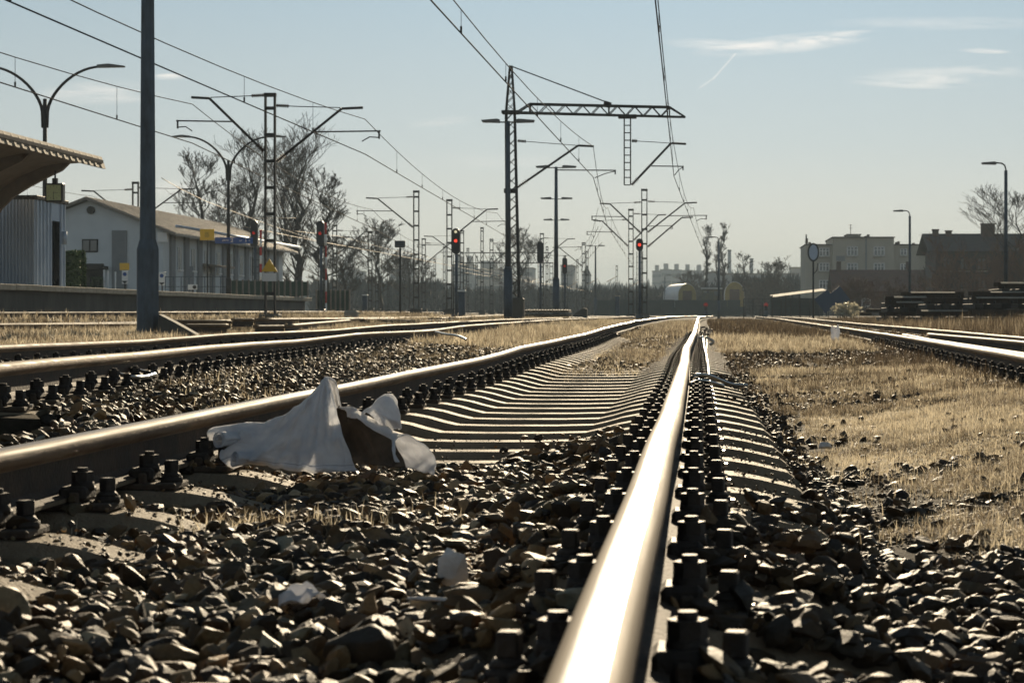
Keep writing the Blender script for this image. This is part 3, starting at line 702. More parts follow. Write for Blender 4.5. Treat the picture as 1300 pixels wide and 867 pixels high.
for G_, nu, nv in ((A, 80, 90), (B, 56, 60), (Cc, 36, 40)):
    q = loft(surf([[cl_pt(*p) for p in r_] for r_ in G_], nu, nv)); n0 = len(m.f); m.add(q.v, q.f, 0, True)
    for i in range(len(q.f)):                      # the hollow of the fold has its shade painted dark; a seam runs along the front hem
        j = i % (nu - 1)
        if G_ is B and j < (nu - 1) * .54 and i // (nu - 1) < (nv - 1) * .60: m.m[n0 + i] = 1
        if G_ is A and j == int((nu - 1) * .145): m.m[n0 + i] = 2
for (c0, c1, r0_, r1_) in (((277, 560, -.07), (326, 557, .05), .030, .021), ((300, 584, -.12), (345, 580, -.02), .027, .018)):   # the rolled ends on the left
    a_, b_ = cl_pt(*c0), cl_pt(*c1); ax_ = (b_ - a_).normalized(); e1_ = ax_.cross(Vector((0, 0, 1))).normalized(); e2_ = e1_.cross(ax_); rows = []
    for i in range(14):
        f_ = i / 13; q_ = a_.lerp(b_, f_); rr_ = r0_ + (r1_ - r0_) * f_
        rows.append([q_ + (e1_ * math.cos(t_) + e2_ * math.sin(t_)) * rr_ * (1 - .055 * t_) for t_ in [k_ * .33 for k_ in range(30)]])
    q = loft(rows); m.add(q.v, q.f, 0, True)
pk = cl_pt(412, 479, .02)
def crease(p):                                     # folds running down from the peak, and short crumples
    p = Vector(p); d = p - pk; an = math.atan2(d.x, -d.z); rr_ = d.length
    rg = lambda q, s_=2.4: (1 - min(1, abs(q) * s_)) ** 1.6
    w1 = rg(noise.noise(Vector((an * 2.6, rr_ * 2.5, 1)))) ; w2 = rg(noise.noise(Vector((an * 6.5, rr_ * 6, 4)))); w3 = rg(noise.noise(p * 13)); w4 = rg(noise.noise(p * 30 + Vector((3, 1, 2))))
    return Vector((0, -(.026 * w1 + .015 * w2) * min(1, rr_ / .12) - .011 * w3 - .004 * w4 + .014, .006 * w3))
m.v = [tuple(Vector(p) + crease(p)) for p in m.v]
m.v = [tuple(Vector(p) + Vector((.004 * noise.noise(Vector(p) * 14), .010 * noise.noise(Vector(p) * 11 + Vector((5, 0, 0))), .004 * noise.noise(Vector(p) * 16 + Vector((0, 9, 0)))))) for p in m.v]
cl_o = m.build('crumpled_cloth', [M_CLOTH, M_CLOTHSHADE, M_SEAM]); tag(cl_o, 'crumpled white cloth with a pointed fold lying on the stones against the left rail', 'cloth')
sol = cl_o.modifiers.new('thick', 'SOLIDIFY'); sol.thickness = .0035; sol.offset = 0

# ---------------------------------------------------------------- single pale stones and litter
def lump(name, px, py, Y, r_, sc, label, matl, seed, cat='stone', rz=0):
    vs, F0 = stone_variants(2, 1, seed); V_ = vs[0] * np.array(sc) * r_ / .8
    m = MB(); m.add(V_.tolist(), [tuple(f) for f in F0.tolist()], 0, True)
    o = m.build(name, matl, rz=rz); o.location = at(px, py, Y); tag(o, label, cat); 
    s_ = o.modifiers.new('round', 'BEVEL'); s_.width = r_ * .08; s_.segments = 2; at_ = o.data.attributes.new('tint', 'FLOAT', 'POINT'); at_.data.foreach_set('value', [.8 if 'tan' in label else (.15 if 'dark' in label else .45)] * len(o.data.vertices)); return o
lump('stone', 573, 722, 3.75, .038, (.8, .8, 2.1), 'pale rounded stone standing up in the ballast between the rails', M_WSTONE, 41)
lump('stone', 597, 757, 3.55, .050, (1, .9, 1.5), 'brown angular stone right of the pale rounded stone', M_ROCK, 43)
lump('stone', 722, 722, 3.9, .036, (1, .8, 1.5), 'pale stone beside the bolts of the broad shiny rail', M_WSTONE, 44)
lump('stone', 455, 835, 2.95, .062, (.8, .8, 1.6), 'largest dark stone near the lower edge of the ballast', M_ROCK, 46)
lump('stone', 5, 785, 3.15, .052, (1, .9, 1.6), 'tan stone cut by the left edge of the picture', M_ROCK, 47)
lump('stone', 1285, 547, 9.0, .05, (1.1, .9, .7), 'grey stone in the pale grass at the right edge', M_WSTONE, 48)
lump('stone', 1047, 565, 7.9, .036, (1, .8, .9), 'small grey stone at the border of stones and pale grass', M_WSTONE, 49)
lump('stone', 1165, 534, 10.2, .06, (1.4, .8, .5), 'flat dark stone in the middle of the pale grass', M_ROCK, 50)
lump('stone', 1190, 531, 10.4, .05, (1.5, .8, .4), 'flat grey stone right of the flat dark stone in the grass', M_WSTONE, 51)
lump('stone', 545, 760, 3.5, .022, (1.5, .8, .5), 'small flat pale chip left of the brown angular stone', M_WSTONE, 57)
for px, py, Y, w_, h_, lb, sd_ in [(383, 757, 3.45, .075, .03, 'torn scrap of white plastic lying flat among the stones', 1), (690, 778, 3.3, .035, .05, 'small white plastic scrap leaning on the rail bolts', 2),
                                   (1060, 424, 33, .16, .27, 'white plastic bag caught in the brown weeds by the right-hand track', 3)]:
    m = MB(); n = 9; o_ = len(m.v); rr = random.Random(sd_); vs = []
    for i in range(n):
        for j in range(n):
            a_, b_ = i / (n - 1) - .5, j / (n - 1) - .5; k = noise.noise(Vector((a_ * 3, b_ * 3, sd_ * 7)))
            rad = 1 + .45 * noise.noise(Vector((math.atan2(b_, a_ + 1e-6), 0, sd_)))
            vs.append((a_ * w_ * rad, k * w_ * .5, b_ * h_ * rad + .3 * k * h_))
    m.add(vs, [(i * n + j, i * n + j + 1, (i + 1) * n + j + 1, (i + 1) * n + j) for i in range(n - 1) for j in range(n - 1)], 0, True)
    o = m.build('plastic_scrap' if sd_ < 3 else 'plastic_bag', M_LITTER); o.location = at(px, py, Y); o.rotation_euler = (-1.35 if sd_ == 1 else -.3, 0, .3); tag(o, lb, 'litter')
    s_ = o.modifiers.new('thick', 'SOLIDIFY'); s_.thickness = .0012

# ---------------------------------------------------------------- cables bonded to the rails
def cable(pts, r_, label, name='bond_cable'):
    P_ = [at(*p) for p in pts]; q = []
    for i in range(len(P_) - 1):
        p0, p1, p2, p3 = P_[max(i - 1, 0)], P_[i], P_[i + 1], P_[min(i + 2, len(P_) - 1)]
        for k in range(6):
            f = k / 6; q.append(.5 * ((2 * p1) + (p2 - p0) * f + (2 * p0 - 5 * p1 + 4 * p2 - p3) * f * f + (3 * p1 - p0 - 3 * p2 + p3) * f ** 3))
    q.append(P_[-1]); tag(MB().tube(q, r_, 6).build(name, M_CABLE), label, 'cable')
cable([(102, 464, 10.6), (108, 467, 10.3), (135, 471, 10.0), (160, 477, 9.9), (180, 479, 10.0), (197, 475, 10.3)], .011, 'thick curved cable lying in front of the second track')
cable([(158, 459, 11.2), (156, 464, 10.8), (172, 469, 10.5), (188, 473, 10.4), (197, 474, 10.4)], .010, 'shorter cable clamped to the foot of the second track')
cable([(124, 451, 10.9), (132, 460, 10.6), (137, 470, 10.2)], .008, 'short cable hooked over the head of the second track')
cable([(878, 483, 12.6), (884, 476, 12.6), (900, 477, 12.7), (915, 483, 12.8), (930, 488, 12.9), (948, 489, 13.0)], .013, 'nearer bright cable arching off the broad shiny rail')
cable([(876, 488, 12.0), (888, 483, 12.1), (905, 486, 12.2), (918, 490, 12.3)], .012, 'lower cable beside the nearer bright cable on the shiny rail')
cable([(886, 429, 26), (892, 428, 26), (900, 430, 26), (906, 434, 26), (901, 438, 26)], .02, 'farther bright cable curling beside the shiny rail')
cable([(893, 430, 26), (894, 440, 21), (897, 452, 17.5), (899, 465, 14.8), (900, 478, 12.8)], .010, 'thin bright cable running along the sleeper ends')
cable([(553, 421, 25), (565, 424, 24), (580, 426, 23.5), (592, 431, 23)], .014, 'cable hanging off the second track above pale grass')

# ---------------------------------------------------------------- old rails left on the ground beyond the second track
def old_rail(p0, p1, Y0, Y1, label, mid=None):
    a_, b_ = at(p0[0], p0[1], Y0), at(p1[0], p1[1], Y1)
    P_ = [a_.lerp(b_, i / 12) for i in range(13)]
    if mid: 
        for i, p in enumerate(P_): p.z += mid * math.sin(math.pi * i / 12)
    tag(rail_mb(P_).build('old_rail', [M_HEAD2, M_HEADS, M_WEB, M_FOOT, M_HEAD2]), label, 'rail', 'old rails lying beyond the second track')
old_rail((216, 405.5), (292, 406.5), 31, 32, 'leftmost old rail lying beyond the second track')
old_rail((232, 411), (288, 411), 29, 30, 'short old rail below the leftmost one in the pale grass')
old_rail((295, 404), (321, 404), 34, 34.5, 'shortest old rail between two longer ones')
old_rail((323, 404), (505, 403.5), 35, 55, 'long old rail running on from the shortest one')
old_rail((324, 412.8), (360, 412.6), 30, 31, 'dull old rail end in front of the long ones')
old_rail((362, 412), (450, 405), 31, 48, 'slanting old rail meeting the long one near the mast')
old_rail((452, 404.5), (565, 406.5), 48, 52, 'old rail curving down behind the second track')
old_rail((545, 404), (640, 399.5), 52, 90, 'distant old rail ending before the portal mast')

# ---------------------------------------------------------------- platform
GP = 1.135
def XP(y): return -18.05
m = MB(); m.box((-18.55, 55, .60), (.5, 73.0, .92)); pw = MB()
pf = thing('platform', 'long concrete platform with pale edge slabs above a dark retaining wall', 'platform', (-18, 55, 0))
MB().box((-3.6, 0, .46), (6.9, 73.2, 1.20)).build('retaining_wall', M_PWALL, pf)
for i in range(37):
    y = -36.6 + i * 2 + 1
    m = MB().box((-.35, y, GP - .08 + .004 * math.sin(i * 2.3)), (.76, 1.985, .16), bev=.012); m.build('edge_slab', M_PCONC, pf)
MB().box((-4.0, 0, GP - .04), (6.6, 73.2, .08)).build('deck', M_PCONC, pf)
# ---------------------------------------------------------------- street and platform lamps
def gooseneck(m, sx, reach, z0, z1, r0=.055, n=12):
    pts = [(sx * .06, 0, z0 - .5), (sx * .08, 0, z0)]
    for i in range(1, n + 1):
        t = i / n; pts.append((sx * (.08 + (reach - .08) * (1 - math.cos(t * math.pi / 2)) ** .8), 0, z0 + (z1 - z0) * math.sin(t * math.pi / 2)))
    m.tube(pts, r0, 8, radii=[r0 * (1 - .35 * i / (len(pts) - 1)) for i in range(len(pts))])
def led_head(x, z, sx):
    m = MB(); m.prism([(x - sx * .05, z - .03), (x + sx * .75, z - .015), (x + sx * .78, z + .02), (x + sx * .3, z + .085), (x - sx * .05, z + .05)], 'y', -.12, .12); return m
def twin_lamp(px, Y, htop, label, X=None, rz=0):
    t = thing('platform_lamp', label, 'lamp post', (AX(px, Y), Y, GP), rz, 'tall twin-armed lamps on the platform')
    H = htop - GP
    MB().cyl((0, 0, 0), (0, 0, H - 1.0), .085, .06, 12).build('post', M_STEEL, t); MB().cyl((0, 0, 0), (0, 0, .8), .11, .11, 12).build('base_sleeve', M_STEEL, t)
    for s_ in (-1, 1):
        m = MB(); gooseneck(m, s_, 1.75, H - 1.4, H); m.build('arm', M_STEEL, t); led_head(s_ * 1.7, H, s_).build('lamp_head', M_LUM, t)
    return t
twin_lamp(57, 62, AZ(85, 62), 'twin-armed curved lamp post rising behind the curved canopy')
twin_lamp(290, 86, AZ(174, 86), 'twin-armed curved lamp post carrying the blue platform sign')
def shoebox_head(m, x, z, sx, y=0):
    m.prism([(x, z - .06), (x + sx * .62, z - .045), (x + sx * .66, z + .03), (x + sx * .1, z + .075), (x, z + .05)], 'y', y - .16, y + .16)
def yard_lamp(X, Y, H, z0, label, tiers=1, w=1.0, group='pole lamps along the second track'):
    t = thing('pole_lamp', label, 'lamp post', (X, Y, z0), 0, group)
    MB().cyl((0, 0, 0), (0, 0, 1.9), .165, .155, 12).cyl((0, 0, 1.9), (0, 0, 2.02), .155, .11, 12).build('pole_foot', M_GALV, t)
    MB().cyl((0, 0, 2.0), (0, 0, H), .108, .07, 12).build('pole_shaft', M_GALV, t)
    MB().cyl((-.55 * w, 0, H - .04), (.55 * w, 0, H - .04), .025, n=8).build('cross_tube', M_STEEL, t)
    for s_ in (-1, 1): m = MB(); shoebox_head(m, s_ * .30 * w, H, s_); m.build('lamp_head', M_LUM, t)
    return t
# the nearest pole is much stouter in the photo: its stepped foot fills the left of the picture
X_, Y_ = AX(187.5, 28.5), 28.5
t = thing('pole_lamp', 'biggest steel pole with a stepped blue-grey foot, its top outside the picture', 'lamp post', (X_, Y_, gz(X_, Y_) - .03), 0)
m = MB()
for (a_, b_, r0_, r1_) in ((0, 1.28, .158, .158), (1.28, 1.42, .158, .118)): m.cyl((0, 0, a_), (0, 0, b_), r0_, r1_, 8, smooth=False)
m.build('pole_foot', M_GALV, t); MB().cyl((0, 0, 1.42), (0, 0, 8.4), .116, .07, 8, smooth=False).build('pole_shaft', M_GALV, t)
MB().cyl((-.5, 0, 8.36), (.5, 0, 8.36), .025, n=8).build('cross_tube', M_STEEL, t)
for s_ in (-1, 1): m = MB(); shoebox_head(m, s_ * .28, 8.4, s_); m.build('lamp_head', M_LUM, t)
MB().box((0, 0, .04), (.5, .5, .12), bev=.02).build('footing', M_CONC, t)
tag(MB().prism([(-.02, 0), (.62, 0), (.55, .05), (.25, .22), (.02, .34)], 'y', -.12, .12).build('concrete_block', M_PWALL, None, (X_ + .2, Y_ - .1, gz(X_, Y_) - .02)), 'dark wedge of concrete at the foot of the biggest pole', 'block')
for px, Y, py, lb in ((645, 72, 154, 'pole lamp standing against the tall portal mast'), (706, 94, 212, 'pole lamp right of the portal mast with its lamps highest of three'),
                      (706.5, 119, 252, 'pole lamp hidden behind the one right of the portal mast, its lamps below'), (706.5, 146, 279, 'pole lamp farthest of the three in line right of the portal mast'),
                      (756, 200, 312, 'small far pole lamp under the hanging arm of the portal')):
    X = AX(px, Y); z0 = gz(X, Y); yard_lamp(X, Y, AZ(py, Y) - z0, z0, lb)
def hook_lamp(px, Y, py, label, sx=-1, group='single hook lamps on the right'):
    X = AX(px, Y); z0 = gz(X, Y); H = AZ(py, Y) - z0
    t = thing('hook_lamp', label, 'lamp post', (X, Y, z0), 0, group)
    MB().cyl((0, 0, 0), (0, 0, 1.6), .13, .125, 10).build('pole_foot', M_GALV, t)
    MB().cyl((0, 0, 1.6), (0, 0, H - .35), .095, .075, 10).build('pole_shaft', M_GALV, t)
    m = MB(); m.tube([(0, 0, H - .6), (0, 0, H - .3), (sx * .05, 0, H - .12), (sx * .18, 0, H - .02), (sx * .4, 0, H), (sx * .55, 0, H - .005)], .035, 8); m.build('arm', M_STEEL, t)
    m = MB(); shoebox_head(m, sx * .45, H - .02, sx); m.build('lamp_head', M_LUM, t)
hook_lamp(1277, 91, 207, 'tall hook lamp behind the right end of the panel stacks')
hook_lamp(1155, 133, 267.5, 'hook lamp behind the left part of the panel stacks')
hook_lamp(912.5, 177, 301, 'hook lamp in front of the poplars beside the red ground signal')
hook_lamp(844, 290, 349, 'small far hook lamp left of the white-roofed wagon', 1)

# ---------------------------------------------------------------- canopy, clock, booth
XF = -17.3
cn = thing('canopy', 'curved brown platform canopy with pale ribbed edge at the left border', 'canopy', (XF, 54, GP))
prof = [(0, 3.68), (-.5, 3.70), (-1.1, 3.66), (-1.7, 3.52), (-2.3, 3.27), (-2.8, 2.95), (-3.2, 2.55), (-3.5, 2.05), (-3.65, 1.5), (-3.7, .0)]
pin = [(x * .985 + .0, z - .09) for x, z in prof]
Y0_, Y1_ = -7.0, 3.8
m = MB(); o_ = []
poly = prof + pin[::-1]
for y in (Y0_, Y1_): m.v += [(x, y, z) for x, z in poly]
n = len(poly)
for i in range(n): m.f.append((i, (i + 1) % n, n + (i + 1) % n, n + i)); m.m.append(0); m.sm.append(False)
m.build('roof_shell', M_CANU, cn)
for k in range(4):                                # curved ribs that end in a post
    y = Y0_ + .4 + k * (Y1_ - Y0_ - .7) / 3
    rb = [(-.9, 3.56), (-1.15, 3.575), (-1.7, 3.43), (-2.25, 3.18), (-2.75, 2.86), (-3.1, 2.46), (-3.38, 2.0), (-3.55, 1.45), (-3.6, 0), (-3.3, 0), (-3.26, 1.4), (-3.1, 1.85), (-2.85, 2.25), (-2.5, 2.6), (-2.05, 2.88), (-1.6, 3.12), (-1.1, 3.36)]
    MB().prism(rb[::-1], 'y', y - .09, y + .09).build('rib', M_CANU, cn)
m = MB(); q = 0                                   # ribbed edge flashing, hanging over the front
k = int((Y1_ - Y0_ + .3) / .14)
for i in range(k):
    y = Y0_ - .1 + i * .14; dz = .025 if i % 4 == 0 else 0
    m.add([(.02 + dz, y, 3.44), (.02 + dz, y + .145, 3.44), (-.10, y + .145, 3.79), (-.10, y, 3.79), (-.05, y, 3.44), (-.05, y + .145, 3.44), (-.17, y + .145, 3.77), (-.17, y, 3.77)],
          [(0, 1, 2, 3), (7, 6, 5, 4), (0, 4, 5, 1), (3, 2, 6, 7), (0, 3, 7, 4), (1, 5, 6, 2)])
m.build('edge_flashing', M_CANOPY, cn)
# clock
cy = 55.9; ck = thing('platform_clock', 'square platform clock with pale green face hanging under the canopy', 'clock', (AX(70, cy), cy, AZ(245, cy)))
MB().box((0, 0, 0), (.50, .22, .53), bev=.02).build('clock_case', M_BLACK, ck)
fc = MB().box((-.005, -.113, 0), (.40, .012, .43)).build('clock_face', M_CLOCK, ck)
m = MB()
for i in range(12): a_ = i * math.pi / 6; m.bar((math.sin(a_) * .155, -.122, math.cos(a_) * .165), (math.sin(a_) * .185, -.122, math.cos(a_) * .195), .014, .006)
m.build('hour_marks', M_BLACK, fc)
MB().bar((0, -.124, .0), (.115, -.124, -.012), .02, .006).build('hour_hand', M_BLACK, fc)
MB().bar((0, -.128, .03), (-.012, -.128, -.175), .015, .006).build('minute_hand', M_BLACK, fc)
MB().box((0, 0, .33), (.13, .12, .16)).cyl((0, 0, .3), (0, 0, .62), .025, n=8).build('hanger', M_BLACK, ck)
# booth
bx, by = AX(45, 58.5), 58.5
bo = thing('metal_booth', 'small ribbed blue-grey metal booth with a dark door slot on the platform', 'booth', (bx, by, GP))
m = MB(); H = 2.60; m.box((-1.3, 1.4, H / 2), (2.56, 2.76, H))
for i in range(26): m.box((-.05 - i * .1, -.008 + .0, H / 2), (.045, .05, H - .02))
m.build('ribbed_wall', M_CORR, bo)
m = MB()
for i in range(9):
    y = .12 + i * .32
    if 1.55 < y < 2.15: continue
    m.box((.0, y, H / 2), (.045, .05, H - .02))
m.build('front_ribs', M_CORR, bo)
MB().box((-1.3, 1.4, H + .05), (2.75, 2.95, .12), bev=.02).build('roof', M_STEEL, bo)
MB().box((.0, 1.85, 1.02), (.06, .55, 2.02)).build('door', M_DARK, bo)  # black slab stands for the dark inside of the open door
MB().box((.12, 1.85, .03), (.3, .7, .06)).build('door_step', M_PCONC, bo)
MB().cyl((.06, 2.45, 1.35), (.06, 2.45, 1.75), .09, n=10).build('wall_box', M_CORR, bo)
MB().cyl((-1.6, 1.3, H), (-1.6, 1.3, H + .35), .05, n=8).build('vent_pipe', M_STEEL, bo)

# ---------------------------------------------------------------- goods shed / station building
bY0, bY1 = 101.0, 130.0; RX, RZ = AX(112, 101), AZ(254, 101); EX, EZ = AX(207, 101) , AZ(292, 101); LX = 2 * RX - EX
sb = thing('station_building', 'long pale blue-grey station building with pilasters and ribbed gable roof', 'building', (EX, bY0, 1.05))
zb = 1.05; rx, rz, lx, ez = RX - EX, RZ - zb, LX - EX, EZ - zb; LN = bY1 - bY0
m = MB(); m.prism([(0, -.8), (0, ez - .05), (rx, rz - .05), (lx, ez - .05), (lx, -.8)], 'y', 0, LN); m.build('wall', M_WHITEW, sb)
m = MB()
for sx0, sx1 in ((rx, .75), (rx, lx - .6)):
    dx = sx1 - rx; dz = (ez - rz) * (dx / ((0 if sx1 > rx else lx) - rx))
    m.add([(rx, -.5, rz), (sx1, -.5, rz + dz), (sx1, LN + 1.5, rz + dz), (rx, LN + 1.5, rz), (rx, -.5, rz + .12), (sx1, -.5, rz + dz + .12), (sx1, LN + 1.5, rz + dz + .12), (rx, LN + 1.5, rz + .12)],
          [(0, 1, 2, 3), (7, 6, 5, 4), (0, 4, 5, 1), (3, 2, 6, 7), (1, 5, 6, 2), (0, 3, 7, 4)])
    for i in range(44):
        y = -.3 + i * .7
        a0 = Vector((rx, y, rz + .14)); a1 = Vector((sx1, y, rz + dz + .14)); m.bar(a0, a1, .10, .05)
m.build('roof', M_ROOFM, sb)
m = MB(); m.tube([(.8, -.5, ez + .0 + (ez - rz) * (.75 / -rx) * -1 - .12), (.8, LN + 1.5, ez + (ez - rz) * (.75 / -rx) * -1 - .12)], .07, 8); m.build('gutter', M_CORR, sb)
m = MB().box((-3.4 + 1.2, -.04, ez / 2 - .2), (.75, .10, ez + .35)); m.build('corner_strip', M_GREYW, sb)
for i in range(10):                                # pilasters along the track side
    y = 1.6 + i * (LN - 2.4) / 9.5
    MB().box((.06, y, ez / 2 - .45), (.12, .8, ez + .8)).build('pilaster', M_GREYW, sb)
    if i < 9:
        w = MB(); w.box((.02, y + 1.55, ez - 1.35), (.05, .62, 1.15)).build('window', M_GLASS, sb)
        f_ = sb.children[-1]
        MB().box((.06, y + 1.55, ez - 1.98), (.16, .8, .07)).build('window_sill', M_WHITE, f_)
        m = MB(); [m.box((.05, y + 1.55 + d_, ez - 1.35), (.03, .05, 1.15)) for d_ in (-.31, 0, .31)]; m.build('window_frame', M_FRAME, f_)
for y in (5.2, 13, 21.5): MB().box((.04, y, .75), (.08, 1.3, 2.3)).build('door', M_GREYW, sb)
MB().box((.55, 9.3, 2.0), (1.1, 3.2, .12), ry=.12).build('door_canopy', M_ROOFM, sb)
gw = MB().box((rx + .1, -.02, AZ(312, 101) - zb), (.80, .08, .66)).build('gable_window', M_DARK, sb)
for d_ in (-.19, .19): MB().box((rx + .1 + d_, -.06, AZ(312, 101) - zb), (.31, .03, .54)).build('window_pane', M_GLASS, gw)
MB().cyl((rx + .15, -.12, AZ(267, 101) - zb), (rx + .15, .02, AZ(267, 101) - zb), .2, n=16).build('round_vent', M_STEEL, sb)
MB().box((rx + .35, -.5, AZ(340, 101) - zb), (1.35, 1.1, .14)).build('porch_roof', M_STEEL, sb)
MB().box((rx + .3, -.04, .95), (1.0, .1, 1.9)).build('gable_door', M_STEEL, sb)
MB().box((.0, -.06, AZ(300, 101) - zb - .05), (.5, .2, .5)).build('white_sill_box', M_WHITE, sb)
MB().box((rx - 1.9, -.03, 2.2), (.09, .09, 3.6)).build('downpipe', M_GREYW, sb)

# ---------------------------------------------------------------- platform furniture
def leafy(name, loc, dims, n, matl, label, seed, cat='shrub', size=.09, shape='box'):
    r = np.random.RandomState(seed); t = thing(name, label, cat, loc)
    MB().cyl((0, 0, 0), (0, 0, dims[2] * .6), .04, .02, 6).build('trunk', M_BARK, t)
    p = r.uniform(-1, 1, (n, 3)); 
    if shape == 'ball': p = p / np.maximum(np.linalg.norm(p, axis=1)[:, None], 1e-6) * r.rand(n, 1) ** .4
    else:
        k = r.randint(0, 3, n); s_ = r.choice([-1, 1], n); ok = r.rand(n) < .8; p[np.arange(n)[ok], k[ok]] = s_[ok] * r.uniform(.88, 1.06, ok.sum())
    p = p * np.array([dims[0] / 2, dims[1] / 2, dims[2] / 2]) + np.array([0, 0, dims[2] / 2 + .05]); d = r.randn(n, 3); d /= np.linalg.norm(d, axis=1)[:, None]; e = np.cross(d, r.randn(n, 3)); e /= np.linalg.norm(e, axis=1)[:, None]
    V = np.stack([p - d * size, p + e * size * .5, p + d * size, p - e * size * .5], 1).reshape(-1, 3); F = np.arange(4 * n).reshape(-1, 4)
    o = arrmesh('foliage', V, F, matl); o.parent = t; return t
leafy('clipped_shrub', (AX(91, 66), 66, GP), (.42, .42, AZ(323, 66) - GP), 1500, M_HEDGE, 'narrow clipped evergreen right of the metal booth', 5)
leafy('clipped_shrub', (AX(99, 67), 67, GP), (.36, .42, AZ(322, 67) - GP), 1500, M_HEDGE, 'second clipped evergreen, nearer the gable wall of the building', 6)
leafy('clipped_shrub', (AX(124, 96), 96, GP), (.5, .5, .95), 500, M_HEDGE, 'small low shrub before the gable door', 7)
def plate_sign(name, px, py, Y, w, h, matl, label, cat='sign', thick=.04, z0=None, post=True, extra=None):
    X, Z = AX(px, Y), AZ(py, Y); z0 = GP if z0 is None else z0
    t = thing(name, label, cat, (X, Y, z0))
    if post: MB().cyl((0, .05, 0), (0, .05, Z - z0 + h / 2), .03, n=8).build('post', M_STEEL, t)
    p = MB().box((0, 0, Z - z0), (w, thick, h), bev=.01).build('plate', matl, t)
    if extra: extra(p, Z - z0)
    return t
def txt(s, size, loc, matl, parent, rz=0):
    c = bpy.data.curves.new('lettering', 'FONT'); c.body = s; c.size = size; c.extrude = .004; c.align_x = 'CENTER'; c.align_y = 'CENTER'
    o = bpy.data.objects.new('lettering', c); COL.objects.link(o)
    dg = bpy.context.evaluated_depsgraph_get(); me = bpy.data.meshes.new_from_object(o.evaluated_get(dg)); me.materials.clear(); me.materials.append(matl)
    bpy.data.objects.remove(o); o = bpy.data.objects.new('lettering', me); COL.objects.link(o); o.location = loc; o.rotation_euler = (R(90), 0, rz); o.parent = parent; return o
def yel_rows(p, z):
    m = MB(); [m.box((0, -.026, z + .09 - i * .045), (.16 + .04 * (i % 2), .006, .012)) for i in range(5)]; m.build('printed_lines', M_BLACK, p)
plate_sign('yellow_sign', 263, 298, 84, .60, .47, M_YEL, 'yellow notice board hanging left of the blue platform sign', extra=yel_rows, thick=.05)
bs = plate_sign('platform_sign', 297, 305.5, 85.5, 1.62, .27, M_BLUE, 'long blue platform sign with white number two and arrow', post=False, z0=AZ(312, 85.5),
                extra=lambda p, z: (txt('2', .24, (-.08, -.026, z), M_WHITE, p), txt('1', .22, (.52, -.026, z), M_WHITE, p), txt('peron', .11, (-.36, -.026, z + .02), M_WHITE, p), txt('tor', .09, (.30, -.026, z), M_WHITE, p),
                                    MB().bar((.60, -.027, z), (.70, -.027, z), .02, .006).bar((.70, -.027, z), (.66, -.027, z + .04), .02, .006).bar((.70, -.027, z), (.66, -.027, z - .04), .02, .006).build('arrow', M_WHITE, p)))
plate_sign('yellow_sign', 158, 338.5, 93, .45, .33, M_YEL, 'small yellow sign left of the biggest pole')
def picto(p, z):
    MB().prism([(-.14, z - .17), (.0, z - .30), (.14, z - .17)], 'y', -.028, -.02).build('arrow', M_BLACK, p); m = MB(); m.cyl((0, -.022, z + .14), (0, -.03, z + .14), .09, n=14); m.build('pictogram', M_BLUE, p)
plate_sign('white_sign', 158.5, 352, 92, .27, .62, M_WHITE, 'white pictogram sign under the small yellow sign', extra=picto)
plate_sign('white_sign', 205.5, 354, 92, .34, .62, M_WHITE, 'white pictogram sign right of the biggest pole', extra=picto)
plate_sign('round_sign_board', 244.5, 364.5, 90, .42, .24, M_WHITE, 'low white board with a round mark on the platform railing', extra=lambda p, z: MB().cyl((.09, -.022, z), (.09, -.03, z), .085, n=14).build('round_mark', M_STEEL, p))
t = thing('platform_railing', 'thin grey railing along the platform before the building', 'railing', (AX(210, 91), 91, GP)); 
ln = AX(290, 91) - AX(210, 91)
MB().bar((0, 0, .95), (ln, 0, .95), .035).bar((0, 0, .5), (ln, 0, .5), .03).build('rail_bar', M_GALV, t)
for i in range(9): MB().cyl((ln * i / 8, 0, 0), (ln * i / 8, 0, .97), .022, n=6).build('railing_post', M_GALV, t)
for px, h_, lb in ((132, 1.35, 'left white post before the gable door'), (137, 1.3, 'second white post before the gable door'), (146.5, 1.25, 'white post standing alone right of the gable door')):
    t = thing('handrail_post', lb, 'post', (AX(px, 96), 96, GP)); MB().cyl((0, 0, 0), (0, 0, h_), .035, n=8).sphere((0, 0, h_), .05).build('post', M_WHITE, t); MB().box((0, 0, .03), (.18, .18, .06)).build('post_base', M_STEEL, t)
def mesh_fence(pxa, Ya, pxb, Yb, z0, h, label, n):
    A_, B_ = Vector((AX(pxa, Ya), Ya, z0)), Vector((AX(pxb, Yb), Yb, z0)); t = thing('green_fence', label, 'fence', A_); d = B_ - A_
    for i in range(n):
        a_, b_ = d * (i / n), d * ((i + .96) / n); m = MB(); u_ = (b_ - a_)
        m.add([a_ + Vector((0, 0, .08)), b_ + Vector((0, 0, .08)), b_ + Vector((0, 0, h - .05)), a_ + Vector((0, 0, h - .05)), a_ + Vector((0, .03, .08)), b_ + Vector((0, .03, .08)), b_ + Vector((0, .03, h - .05)), a_ + Vector((0, .03, h - .05))],
              [(0, 1, 2, 3), (7, 6, 5, 4), (0, 4, 5, 1), (3, 2, 6, 7), (0, 3, 7, 4), (1, 5, 6, 2)]); m.build('mesh_panel', M_GREENF, t)
    for i in range(n + 1): p = d * (i / n); MB().box(p + Vector((0, -.03, h / 2)), (.07, .07, h)).build('fence_post', M_ROOFM, t)
mesh_fence(293, 88, 391, 91, GP, .78, 'dark green fence panels on the far end of the platform', 13)
mesh_fence(402, 96, 444, 97, .5, 1.08, 'dark green fence beyond the platform end', 7)

